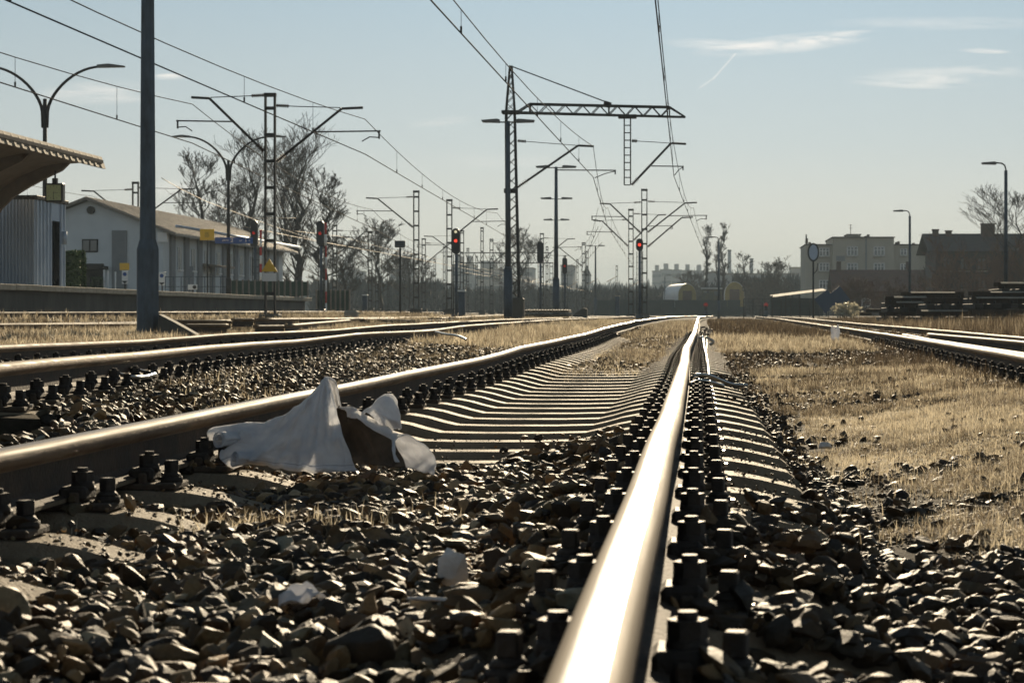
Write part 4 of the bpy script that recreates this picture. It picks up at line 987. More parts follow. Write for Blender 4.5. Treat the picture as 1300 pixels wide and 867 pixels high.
# ---------------------------------------------------------------- overhead line masts
def ins(m, a, b, r_=.055):                         # ribbed insulator between two points
    a = Vector(a); b = Vector(b); n = 6
    m.cyl(a, b, r_ * .45, n=8)
    for i in range(n): p = a.lerp(b, (i + .5) / n); d = (b - a).normalized() * .012; m.cyl(p - d, p + d, r_, n=8)
def bracket(t, s_, z=0.0, reach=1.0, thick=.042, tie=True, reg=True, y=0):
    """a hinged cantilever: slanting tube, tail, tie rod, registration tube and steady arm; wire point about 2.9 m out"""
    k = reach; br = thing_part('bracket_arm', t)
    m = MB(); P0 = (s_ * .2, y, 4.72 + z); P1 = (s_ * 2.3 * k, y, 6.42 + z); P2 = (s_ * 2.98 * k, y, 6.45 + z)
    m.cyl(Vector(P0).lerp(Vector(P1), .13), P1, thick, n=8).cyl(P1, P2, thick, n=8)
    if tie: m.cyl(Vector((s_ * .6, y, 6.5 + z)), Vector((s_ * 2.25 * k, y, 6.45 + z)), .016, n=6)
    m.build('slanting_tube', M_STEEL, br)
    m = MB(); ins(m, P0, Vector(P0).lerp(Vector(P1), .13), .075); m.build('insulator', M_INS, br)
    if tie: m = MB(); ins(m, (s_ * .2, y, 6.52 + z), (s_ * .6, y, 6.5 + z), .06); m.build('insulator', M_INS, br)
    if reg:
        m = MB(); a = Vector(P0).lerp(Vector(P1), .56); m.cyl(a, (s_ * 3.55 * k, y, a.z + .03), .026, n=6)
        m.cyl((s_ * 3.5 * k, y, a.z + .05), (s_ * 3.5 * k, y, a.z - .22), .03, n=6); m.tube([(s_ * 3.5 * k, y, a.z - .18), (s_ * 3.2 * k, y, a.z - .16), (s_ * 2.95 * k, y, a.z - .30)], .02, 6)
        m.build('registration_arm', M_STEEL, br)
    return br
def thing_part(name, parent):                      # an empty-like part must be a mesh: a small hinge block carries the arm
    m = MB().box((0, 0, .3), (.12, .12, .12)); return m.build(name, M_STEEL, parent)
def ladder(m, H, w, d, z0=0, step=.9, c=.06):
    for s_ in (-1, 1): m.box((s_ * w / 2, 0, (H + z0) / 2), (c, d, H - z0))
    z = z0 + .15
    while z < H - .05: m.box((0, 0, z), (w, d * .8, .10)); z += step
    m.box((0, 0, H + .03), (w + c + .02, d + .02, .12))
MASTS = []
def mast(px, Y, ytop, label, arms=(), w=.30, z0=None, grp='overhead line masts', X=None, sc=1.0):
    X = AX(px, Y) if X is None else X; z0 = gz(X, Y) if z0 is None else z0; H = AZ(ytop, Y) - z0
    t = thing('line_mast', label, 'mast', (X, Y, z0), 0, grp)
    m = MB(); ladder(m, H, w, .16, 0, .85, .055); m.build('mast_frame', M_STEEL, t)
    MB().box((0, 0, .12), (w + .35, .5, .45), bev=.03).build('footing', M_PWALL, t)
    for a_ in arms: bracket(t, a_[0], a_[1] + H - 6.85, *a_[2:])
    return t
m1 = mast(343, 64, 122, 'nearest line mast on the left with two arms and a yellow warning triangle', ((1, .02, 1.0), (-1, .35, .85)), z0=.02)
MB().prism([(-.26, 0), (.26, 0), (0, .42)], 'y', -.12, -.10).build('warning_triangle', M_YEL, m1).location = (0, 0, AZ(345, 64) - .02)
MB().box((0, -.11, AZ(352, 64) - .02), (.44, .02, .26)).build('number_plate', M_WHITE, m1)
m2 = mast(528.5, 118, 244, 'line mast left of the black double-lamp signal, one arm to the left', ((-1, .05, 1.0),))
mast(570.5, 122, 255, 'line mast just left of the black double-lamp signal, arm to the right', ((1, -.1, 1.0),))
mB = mast(818, 116, 242, 'taller line mast behind the red signal with arms to both sides', ((-1, -.35, .87), (1, -.3, 1.03), (1, -1.15, .95, .04, False, False)))
mA = mast(801, 135, 267, 'shorter line mast left of the red signal with arms to both sides', ((-1, -.3, .85), (1, .1, .8)))
mast(172, 110, 233, 'line mast between the metal booth and the biggest pole', ((-1, .0, 1.0), (1, .1, 1.1)), z0=1.0)
for px, Y, yt, lb, ar in ((425, 150, 287, 'far line mast among the bare trees right of the red platform signal', ((1, 0, 1.0),)), (470, 168, 296, 'far line mast before the lone bare tree', ((-1, 0, 1.0),)),
                          (479, 175, 295, 'far line mast at the trunk of the lone bare tree', ((-1, 0, 1.0),)), (538, 180, 304, 'far line mast right of the square-signed post', ((1, 0, 1.0),)),
                          (586.5, 172, 294, 'far line mast behind the grey cabinet', ((-1, 0, 1.1),)), (612, 166, 290, 'far line mast halfway between the black signal and portal mast', ()),
                          (624, 190, 304.5, 'far line mast left of the portal mast', ((1, 0, 1.0),)), (564, 212, 314, 'thin far mast left of the black signal', ()), (594, 220, 316, 'thin far mast left of the halfway mast', ()),
                          (688, 179, 297.5, 'far line mast behind the dark signal right of the portal', ((1, 0, 1.0),)), (694.5, 212, 314, 'thin far mast right of the dark signal', ()),
                          (741, 190, 309, 'far line mast left of the small far pole lamp', ((-1, 0, 1.0),)), (745.5, 205, 320, 'thin far mast touching the one by the small pole lamp', ()),
                          (636, 225, 322, 'thin far mast behind the left side of portal mast', ()), (605, 240, 326, 'thin far mast behind the cabinet yard', ()), (552, 235, 330, 'thin far mast above the far sheds', ()),
                          (717, 230, 326, 'thin far mast behind the second dark signal', ()), (783, 260, 338, 'thin far mast left of the twin masts', ()), (733, 245, 330, 'thin far mast before the far sheds on the right', ()),
                          (670, 250, 328, 'thin far mast right of the portal mast', ()), (513, 215, 322, 'thin far mast beside the square-signed post', ()), (446, 205, 322, 'thin far mast left of the lone bare tree', ()), (493, 225, 330, 'thin far mast right of the lone bare tree', ())):
    mast(px, Y, yt, lb, ar, w=.3 if ar else .2)
# rigid portal far behind
pt = thing('signal_gantry', 'far lattice gantry spanning the tracks behind the portal mast', 'gantry', (AX(645, 260), 260, .29)); hw_ = (AX(700, 260) - AX(590, 260)) / 2
z1, z2 = AZ(334, 260) - .29, AZ(321, 260) - .29
for s_ in (-1, 1): m = MB(); ladder(m, z1, .4, .4); q = m.build('gantry_leg', M_STEEL, pt); q.location = (s_ * hw_, 0, 0)
m = MB().bar((-hw_, 0, z1), (hw_, 0, z1), .12).bar((-hw_, 0, z2), (hw_, 0, z2), .12)
for i in range(18):
    a_ = -hw_ + 2 * hw_ * i / 18; b_ = a_ + 2 * hw_ / 18; m.bar((a_, 0, z1 if i % 2 else z2), (b_, 0, z2 if i % 2 else z1), .07)
m.build('lattice_beam', M_STEEL, pt)
for i in range(5): MB().bar((-hw_ + hw_ * 2 * (i + .5) / 5, 0, z1), (-hw_ + hw_ * 2 * (i + .5) / 5, 0, z1 - 1.6), .08).build('drop_post', M_STEEL, pt)

# ---------------------------------------------------------------- the big portal mast with its boom
PY = 75.0; k = PY / FP
def P_(px, py): return ((px - 649) * k, 0, (VY - py) * k + CH - pz)
pz = gz(AX(649, PY), PY)
pm = thing('portal_mast', 'tall lattice mast with a long lattice boom reaching over the tracks', 'mast', (AX(649, PY), PY, pz))
m = MB(); H = AZ(84, PY) - pz; HB = AZ(141, PY) - pz
ch = [(-.13, .13, HB), (.19, .13, HB)]
def lat(m, xl0, xr0, z0, xl1, xr1, z1, n, c=.05, dep=.32):
    for y in (-dep / 2, dep / 2):
        m.bar((xl0, y, z0), (xl1, y * .6, z1), c).bar((xr0, y, z0), (xr1, y * .6, z1), c)
        for i in range(n):
            f0, f1 = i / n, (i + 1) / n; L0 = xl0 + (xl1 - xl0) * f0; R0 = xr0 + (xr1 - xr0) * f0; L1 = xl0 + (xl1 - xl0) * f1; R1 = xr0 + (xr1 - xr0) * f1; a, b = z0 + (z1 - z0) * f0, z0 + (z1 - z0) * f1
            yy0 = y * (1 - .4 * f0)
            m.bar((L0, yy0, a), (R1, yy0, b), .022) if i % 2 else m.bar((R0, yy0, a), (L1, yy0, b), .022)
            m.bar((L0, yy0, a), (R1, yy0, b), .018)
lat(m, -.14, .30, .9, -.19, .13, HB, 20, .07)
lat(m, -.19, .13, HB, -.05, .02, H, 6, .05)
m.box((-.03, 0, HB * .62), (.46, .36, .16)); m.build('lattice_tower', M_STEEL, pm)
MB().box((.23, 0, .42), (.52, .55, .95), bev=.05).build('concrete_base', M_PWALL, pm)
m = MB(); a0 = P_(640, 143); a1 = P_(870, 149); t0 = P_(673, 132.5); t1 = P_(850, 136.5)
dz = (a1[2] - a0[2]) / (a1[0] - a0[0])
for y in (-.22, .22):
    m.bar((a0[0], y, a0[2]), (a1[0], y * .3, a1[2]), .07); m.bar((t0[0], y, t0[2]), (t1[0], y, t1[2]), .06)
    m.bar((a0[0] + .5, y, a0[2]), (t0[0], y, t0[2]), .05); m.bar((t1[0], y, t1[2]), (a1[0], y * .3, a1[2]), .05)
    n = 16
    for i in range(n):
        f0, f1 = i / n, (i + 1) / n; xa = t0[0] + (t1[0] - t0[0]) * f0; xb = t0[0] + (t1[0] - t0[0]) * f1
        zt = lambda x: t0[2] + (t1[2] - t0[2]) * (x - t0[0]) / (t1[0] - t0[0]); zb_ = lambda x: a0[2] + dz * (x - a0[0])
        if i % 2 == 0: m.bar((xa, y, zt(xa)), (xb, y, zb_(xb)), .032)
        else: m.bar((xa, y, zb_(xa)), (xb, y, zt(xb)), .032)
    for x in (t0[0], t1[0], P_(773, 0)[0]): m.bar((x, y, zt(x)), (x, y, zb_(x)), .045)
for i in range(12): x = t0[0] + (t1[0] - t0[0]) * i / 11; m.bar((x, -.22, zt(x)), (x, .22, zt(x)), .03)
m.box((-.03, 0, a0[2]), (.62, .6, .11)); m.build('lattice_boom', M_STEEL, pm)
m = MB(); s0 = P_(648, 84); s1 = P_(770, 130)
for y in (-.04, .04): m.bar((s0[0], y, s0[2]), (s1[0], y, s1[2]), .035)
m.box((P_(771, 0)[0], 0, P_(0, 133)[2]), (.28, .14, .22), ry=.3); m.build('stay_rod', M_STEEL, pm)
m = MB(); dx0, dx1 = P_(792.5, 0)[0], P_(800.5, 0)[0]; zt_, zb2 = P_(0, 150)[2], P_(0, 235)[2]
for x in (dx0, dx1): m.box((x, 0, (zt_ + zb2) / 2), (.045, .1, zt_ - zb2))
for i in range(10): m.box(((dx0 + dx1) / 2, 0, zb2 + (zt_ - zb2) * i / 9), (dx1 - dx0, .08, .035))
m.box(((dx0 + dx1) / 2, 0, zt_ + .05), (.68, .5, .12)); dp = m.build('hanging_post', M_STEEL, pm)
def arm(par, p0, p1, p2, tie0, reg0, reg1, st):
    m = MB(); a, b, c = Vector(P_(*p0)), Vector(P_(*p1)), Vector(P_(*p2)); q = a.lerp(b, .16)
    m.cyl(q, b, .042, n=8).cyl(b, c, .042, n=8); t_ = Vector(P_(*tie0)); m.cyl(t_, b, .014, n=6); m.cyl(P_(*reg0), P_(*reg1), .024, n=6)
    m.cyl(P_(reg1[0] - 1, reg1[1]), P_(reg1[0] - 1, reg1[1] + 5), .025, n=6); m.tube([P_(reg1[0] - 1, reg1[1] + 1), P_((reg1[0] + st[0]) / 2, reg1[1] + 4), P_(*st)], .018, 6)
    br = m.build('bracket_arm', M_STEEL, par); m = MB(); ins(m, a, q, .07); m.build('insulator', M_INS, br); m = MB(); ins(m, t_, t_.lerp(b, .14), .06); m.build('insulator', M_INS, br)
arm(pm, (657, 238), (734, 185), (754, 186), (657, 179), (707, 216), (782, 216.5), (755, 226))
arm(dp, (802, 235), (852, 182), (871, 183), (802, 179), (827, 211), (868, 211.5), (856, 223))

# ---------------------------------------------------------------- overhead wires
def cat_line(sup, label, r_=.011, seed=0, bright=False, dstep=7.5):
    """sup: (Y, X, z of contact wire, z of carrying wire, sag to next)"""
    t = thing('overhead_wire', label, 'wire', (sup[0][1], sup[0][0], sup[0][2])); o = Vector((sup[0][1], sup[0][0], sup[0][2]))
    c = []; ms = []; drops = []
    for (y0, x0, c0, m0, s0), (y1, x1, c1, m1_, _) in zip(sup, sup[1:]):
        n = 14
        for i in range(n + (1 if y1 == sup[-1][0] else 0)):
            f = i / n; c.append(Vector((x0 + (x1 - x0) * f, y0 + (y1 - y0) * f, c0 + (c1 - c0) * f - .02 * 4 * f * (1 - f)))); ms.append(Vector((x0 + (x1 - x0) * f, y0 + (y1 - y0) * f, m0 + (m1_ - m0) * f - s0 * 4 * f * (1 - f))))
        k_ = int((y1 - y0) / dstep)
        for i in range(1, k_):
            f = i / k_; drops.append((Vector((x0 + (x1 - x0) * f, y0 + (y1 - y0) * f, c0 + (c1 - c0) * f)), Vector((x0 + (x1 - x0) * f, y0 + (y1 - y0) * f, m0 + (m1_ - m0) * f - s0 * 4 * f * (1 - f)))))
    mt = M_BWIRE if bright else M_WIRE
    MB().tube([p - o for p in c], r_ * 1.25, 5).build('contact_wire', mt, t); MB().tube([p - o for p in ms], r_, 5).build('carrying_wire', mt, t)
    for a, b in drops:
        m = MB().cyl(a - o, b - o, r_ * .45, n=4); m.box(a - o + Vector((0, 0, .05)), (.035, .035, .12)); m.build('dropper', mt, t)
    return t
cat_line([(6, -.58, 5.52, 6.75, .8), (75, -.96, 5.55, 6.72, .75), (116, -.35, 5.5, 6.6, .35), (160, .3, 5.5, 6.6, .4), (215, 1.2, 5.5, 6.6, .4)], 'overhead wires above the near track')
cat_line([(6, -4.7, 5.52, 6.85, .85), (75, -4.0, 5.52, 6.68, .75), (116, -5.35, 5.5, 6.6, .35), (175, -6.4, 5.5, 6.6, .4), (215, -7, 5.5, 6.6, .4)], 'overhead wires above the second track, crossing behind portal mast', r_=.012)
cat_line([(2, -12.1, 5.55, 6.9, .75), (64, -10.75, 5.5, 6.62, .7), (122, -12.4, 5.5, 6.6, .5), (180, -14.5, 5.5, 6.6, .5), (225, -17, 5.5, 6.6, .4)], 'uppermost left wires passing behind the biggest pole', r_=.013)
cat_line([(6, -16.3, 5.55, 7.0, .75), (64, -16.3, 5.85, 7.1, .6), (118, -19.4, 5.5, 6.6, .5), (175, -24, 5.5, 6.6, .5)], 'lower left wires running above the clock and the station roof', r_=.014)
cat_line([(116, -5.9, 5.5, 6.6, .4), (168, -9.5, 5.5, 6.6, .4), (235, -14, 5.5, 6.6, .4)], 'far overhead wires left of the twin masts')
cat_line([(135, -6.6, 5.3, 6.4, .4), (190, -11.0, 5.3, 6.4, .4), (240, -16, 5.3, 6.4, .4)], 'far overhead wires running past the small far pole lamp')
cat_line([(118, -19.9, 5.3, 6.5, .4), (168, -27.5, 5.3, 6.5, .4), (212, -32, 5.3, 6.5, .4)], 'far overhead wires before the lone bare tree')
cat_line([(60, -27.5, 5.6, 6.9, .5), (110, -33.5, 5.6, 6.9, .5), (160, -38, 5.6, 6.9, .5)], 'overhead wires behind the metal booth')
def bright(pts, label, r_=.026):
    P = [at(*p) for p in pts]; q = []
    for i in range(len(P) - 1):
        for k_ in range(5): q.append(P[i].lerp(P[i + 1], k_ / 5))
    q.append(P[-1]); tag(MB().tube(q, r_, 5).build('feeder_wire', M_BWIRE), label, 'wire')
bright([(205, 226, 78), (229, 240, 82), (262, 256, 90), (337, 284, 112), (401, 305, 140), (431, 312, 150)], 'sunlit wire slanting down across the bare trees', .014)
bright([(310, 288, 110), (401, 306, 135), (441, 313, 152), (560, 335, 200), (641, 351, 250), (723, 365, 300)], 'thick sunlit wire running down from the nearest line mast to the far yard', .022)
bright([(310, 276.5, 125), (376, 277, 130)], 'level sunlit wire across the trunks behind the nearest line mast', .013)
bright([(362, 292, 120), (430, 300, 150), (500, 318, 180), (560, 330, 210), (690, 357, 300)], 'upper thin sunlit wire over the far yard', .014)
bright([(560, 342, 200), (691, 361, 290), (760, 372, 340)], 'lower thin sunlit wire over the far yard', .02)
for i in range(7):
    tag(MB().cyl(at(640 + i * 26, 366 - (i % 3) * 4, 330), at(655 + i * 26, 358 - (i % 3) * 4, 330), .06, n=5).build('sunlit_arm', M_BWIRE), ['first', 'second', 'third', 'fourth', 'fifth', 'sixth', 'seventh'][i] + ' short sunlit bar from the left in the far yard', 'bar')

# ---------------------------------------------------------------- signals
def signal(px, Y, ytop, ybot, w, label, ylamp=None, pale=None, ybase=400, matl=M_RED, double=False, post=M_GALV, z0=None):
    X = AX(px, Y); z0 = gz(X, Y) if z0 is None else z0; zt, zb_ = AZ(ytop, Y) - z0, AZ(ybot, Y) - z0
    t = thing('railway_signal', label, 'signal', (X, Y, z0), 0, 'colour light signals')
    MB().cyl((0, .12, 0), (0, .12, zt - .3), .065, n=10).box((0, .1, .1), (.4, .4, .3), bev=.02).build('post', post, t)
    W_ = w * Y / FP; r_ = W_ / 2; n = 12; po = [(r_ * math.cos(math.pi * i / n), zt - r_ + r_ * math.sin(math.pi * i / n)) for i in range(n + 1)] + [(r_ * math.cos(math.pi + math.pi * i / n), zb_ + r_ + r_ * math.sin(math.pi + math.pi * i / n)) for i in range(n + 1)]
    hd = MB().prism(po[::-1], 'y', -.12, .06).build('signal_head', M_SIGG, t)
    def lamp(y_, mt, nm, rr):
        z = AZ(y_, Y) - z0; MB().cyl((0, -.16, z), (0, -.12, z), rr, n=12).build(nm, mt, hd)
        m = MB(); k_ = 10
        for i in range(k_): a_ = math.pi * i / k_; b_ = math.pi * (i + 1) / k_; m.add([(math.cos(a_) * rr * 1.25, -.12, z + math.sin(a_) * rr * 1.25), (math.cos(b_) * rr * 1.25, -.12, z + math.sin(b_) * rr * 1.25), (math.cos(b_) * rr * 1.25, -.38, z + math.sin(b_) * rr * 1.25), (math.cos(a_) * rr * 1.25, -.38, z + math.sin(a_) * rr * 1.25)], [(0, 1, 2, 3), (3, 2, 1, 0)])
        m.build('lamp_hood', M_SIGG, hd)
    if ylamp: lamp(ylamp, matl, 'red_lamp', r_ * .42)
    if pale: lamp(pale, M_PALE, 'pale_lamp', r_ * .36)
    m = MB(); [m.bar((-.14, .3, z), (.14, .3, z), .025) for z in np.arange(.5, zb_, .3)]; m.bar((-.15, .3, .1), (-.15, .3, zb_), .03).bar((.15, .3, .1), (.15, .3, zb_), .03); m.build('ladder', M_STEEL, t)
    return t
signal(323, 90, 280, 314, 9, 'dark signal head right of the blue platform sign, dimly red', 296, matl=M_REDD, z0=GP)
signal(407, 93, 280.5, 312, 9.5, 'tall dark signal with a red lamp before the bare trees', 296.5, matl=M_REDD)
signal(579, 88, 290, 323, 9.5, 'black signal with a pale lamp above a bright red lamp', 306, pale=294.5)
signal(686, 110, 307, 334.5, 8, 'dark unlit signal right of the portal mast')
signal(717, 130, 327, 348, 6.2, 'second dark signal right of the portal mast, smaller with faint red', 338, matl=M_REDD)
signal(812, 100, 303, 319, 9, 'signal with a bright red lamp between the twin masts', 311)
for px, Y, lb in ((896, 150, 'low ground signal with red lamp at the end of the shiny rail'), (972.5, 150, 'low ground signal with red lamp right of the centre')):
    X = AX(px, Y); t = thing('ground_signal', lb, 'signal', (X, Y, .27), 0, 'low ground signals')
    MB().box((0, 0, .20), (.26, .25, .42), bev=.03).build('base_block', M_GALV, t); z = AZ(387, Y) - .27
    MB().cyl((0, 0, .4), (0, 0, .8), .05, n=8).box((0, 0, .62), (.20, .2, .4)).build('post', M_SIGG, t)
    h = MB().cyl((0, -.1, z), (0, .1, z), .17, n=14).build('signal_head', M_REDP, t); MB().cyl((0, -.14, z), (0, -.10, z), .06, n=10).build('red_lamp', M_REDD, h)
# square board on a post, round board on a post, striped posts, cabinets
def board_post(px, Y, ytop, label, kind):
    X = AX(px, Y); z0 = gz(X, Y); H = AZ(ytop, Y) - z0; t = thing('board_post' if kind == 'sq' else 'oval_board_post', label, 'sign post', (X, Y, z0))
    MB().cyl((0, 0, 0), (0, 0, H - .2), .05, n=8).build('post', M_STEEL, t)
    if kind == 'sq':
        b = MB().box((0, -.06, H - .12), (.52, .10, .34), bev=.02).build('board', M_SIGG, t); [MB().box((0, -.115, H - .12 + d_), (.44, .01, .05)).build('board_slot', M_GALV, b) for d_ in (-.07, .07)]
    else:
        n = 20; po = [(.33 * math.cos(2 * math.pi * i / n), H - .5 + .52 * math.sin(2 * math.pi * i / n)) for i in range(n)]; pi_ = [(.24 * math.cos(2 * math.pi * i / n), H - .5 + .42 * math.sin(2 * math.pi * i / n)) for i in range(n)]
        b = MB().prism(po[::-1], 'y', -.1, .0).build('board', M_SIGG, t); MB().prism(pi_[::-1], 'y', -.12, -.10).build('mirror_face', M_CORR, b)
        MB().tube([(.0, 0, H - 1.7), (.2, 0, H - 1.5), (.25, 0, H - 1.1)], .03, 6).build('side_bracket', M_STEEL, t)
board_post(508, 100, 307, 'thin post with a small dark square board left of the line masts', 'sq')
board_post(1032.5, 110, 309, 'thin post with a dark oval board before the cream flats', 'ov')
for px, Y, yt, lb in ((331, 92, 292, 'red and white post beside the platform signal'), (413.5, 94, 283, 'red and white post beside the tall dark signal')):
    X = AX(px, Y); z0 = GP if px < 400 else gz(X, Y); H = AZ(yt, Y) - z0; t = thing('striped_post', lb, 'post', (X, Y, z0)); m = MB()
    for i in range(8): m.cyl((0, 0, H * i / 8), (0, 0, H * (i + 1) / 8), .055, n=8, mi=i % 2)
    m.build('post', [M_WHITE, M_REDP], t)
for px, Y, yt, w_, h_, lb in ((586.5, 84, 370, .27, 1, 'grey-blue cabinet at the foot of the black signal'), (463.5, 130, 375, .3, 1, 'small far cabinet with a white cap by the lone bare tree'), (784, 150, 376, .32, 1, 'pale upright block left of the twin masts')):
    X = AX(px, Y); z0 = gz(X, Y) - .05; H = AZ(yt, Y) - z0; t = thing('trackside_cabinet', lb, 'cabinet', (X, Y, z0)); MB().box((0, 0, H / 2), (w_, .3, H), bev=.02).build('cabinet_body', M_GALV, t); MB().box((0, 0, H + .02), (w_ + .06, .36, .07), bev=.01).build('cap', M_WHITE if px != 784 else M_PCONC, t)

# ---------------------------------------------------------------- stacks of old track panels on the right
rp = random.Random(3)
def panel_stack(px0, px1, Y, ybase, layers, label, grp='stacked old track panels'):
    """layers: (y of the top in the photo, px offset left, px offset right)"""
    z0 = AZ(ybase, Y); X0 = AX(px0, Y); t = thing('track_panel_stack', label, 'stack', (X0, Y, z0), rp.uniform(-.02, .02), grp)
    top = min(l[0] for l in layers)
    for (yt, a_, b_) in layers:
        yo = -(yt - top) / FP * Y * 3.0
        z = AZ(yt, Y) - z0; xa, xb = AX(px0 + a_, Y) - X0, AX(px1 + b_, Y) - X0
        pn = MB().box(((xa + xb) / 2, yo - .72, z - .05), (xb - xa, .07, .10)).box(((xa + xb) / 2, yo - .72, z - .135), (xb - xa, .02, .09)).box(((xa + xb) / 2, yo - .72, z - .175), (xb - xa, .13, .02)).build('panel_rail', M_WEB, t)
        for q in range(max(1, int((xb - xa) / 1.6))):
            w_ = (xb - xa) / max(1, int((xb - xa) / 1.6)); 
            if rp.random() < .75: MB().box((xa + w_ * (q + .5), yo - .78, z - .015), (w_ * rp.uniform(.55, .98), .22, .012), rx=rp.uniform(.12, .22)).build('streak_slab', M_PCONC, pn)  # pale slabs added and tilted to show as sunlit streaks
        MB().box(((xa + xb) / 2 + .1 , yo + .72, z - .05), (xb - xa, .07, .13)).build('panel_rail', M_WEB, t)
        n = max(3, int((xb - xa) / .42)); 
        for i in range(n):
            x = xa + .15 + (xb - xa - .3) * i / (n - 1); s_ = MB().box((x, yo + rp.uniform(-.05, .05), z - .265), (.24, 2.5, .15), bev=.015).build('panel_sleeper', M_BARK, t)
            m = MB(); m.cyl((x, yo - .84, z - .19), (x, yo - .84, z - .10), .035, n=6); m.build('panel_bolt', M_BOLT, s_)
panel_stack(1120, 1262, 66, 404, [(371, 22, -42), (377, 0, -80), (383.5, -2, 2)], 'left stack of track panels, its upper layers stepped back')
panel_stack(1158, 1300, 62, 405, [(394, 0, 12), (378.5, 12, 10)], 'middle stack of track panels with a row of bolts in the sun')
panel_stack(1224, 1330, 60, 406, [(394, -10, 10), (378, -4, 10), (371, 0, 10), (359, 38, 20)], 'right stack of track panels, the highest, cut by the picture edge')
panel_stack(1113, 1190, 70, 402, [(395, 0, 10), (388, 6, 0)], 'low front stack of track panels at the left end')
for i, (xa, xb, y_, Y) in enumerate(((1099, 1132, 392, 74), (1091, 1107, 396, 75), (1293, 1330, 399, 52), (1290, 1330, 407, 50))):
    a_, b_ = at(xa, y_, Y), at(xb, y_, Y); tag(rail_mb([a_.lerp(b_, q / 4) for q in range(5)]).build('loose_rail', [M_HEAD2, M_HEADS, M_WEB, M_FOOT, M_HEAD2]), ['upper loose rail left of the panel stacks', 'lower short loose rail left of the panel stacks', 'upper loose rail at the right picture edge', 'lower loose rail at the right picture edge'][i], 'rail')
# stack of concrete sleepers between the pole lamps
SY = 78; X0 = AX(662, SY); z0 = gz(X0, SY) - .02; st = thing('sleeper_stack', 'long low stack of concrete sleepers with sunlit ends between two pole lamps', 'stack', (X0, SY, z0)); ln = AX(722, SY) - X0
for L_ in range(2):
    for i in range(17):
        x = ln * (i + .5) / 17; o = [c_ for c_ in proto.children if c_.name.startswith('concrete_body')][0].copy(); COL.objects.link(o); o.name = 'stacked_sleeper'; o.parent = st; o.location = (x, 1.0 + .03 * (i % 3), .40 + .17 * L_); o.rotation_euler = (0, 0, R(90)); o.scale = (.8, .42, .5)
o = MB().prism([(-.5, 0), (.45, 0), (.45, .55), (.25, .6)], 'y', -.3, .3).build('concrete_block', M_PWALL, None, (AX(733, 90), 90, gz(AX(733, 90), 90))); tag(o, 'dark wedge-shaped block right of the sleeper stack', 'block')
o = MB().box((0, 0, .18), (.5, .4, .36), bev=.05).build('concrete_block', M_PCONC, None, (AX(446, 75), 75, gz(AX(446, 75), 75))); tag(o, 'low pale block beside the rails right of the green fence', 'block')

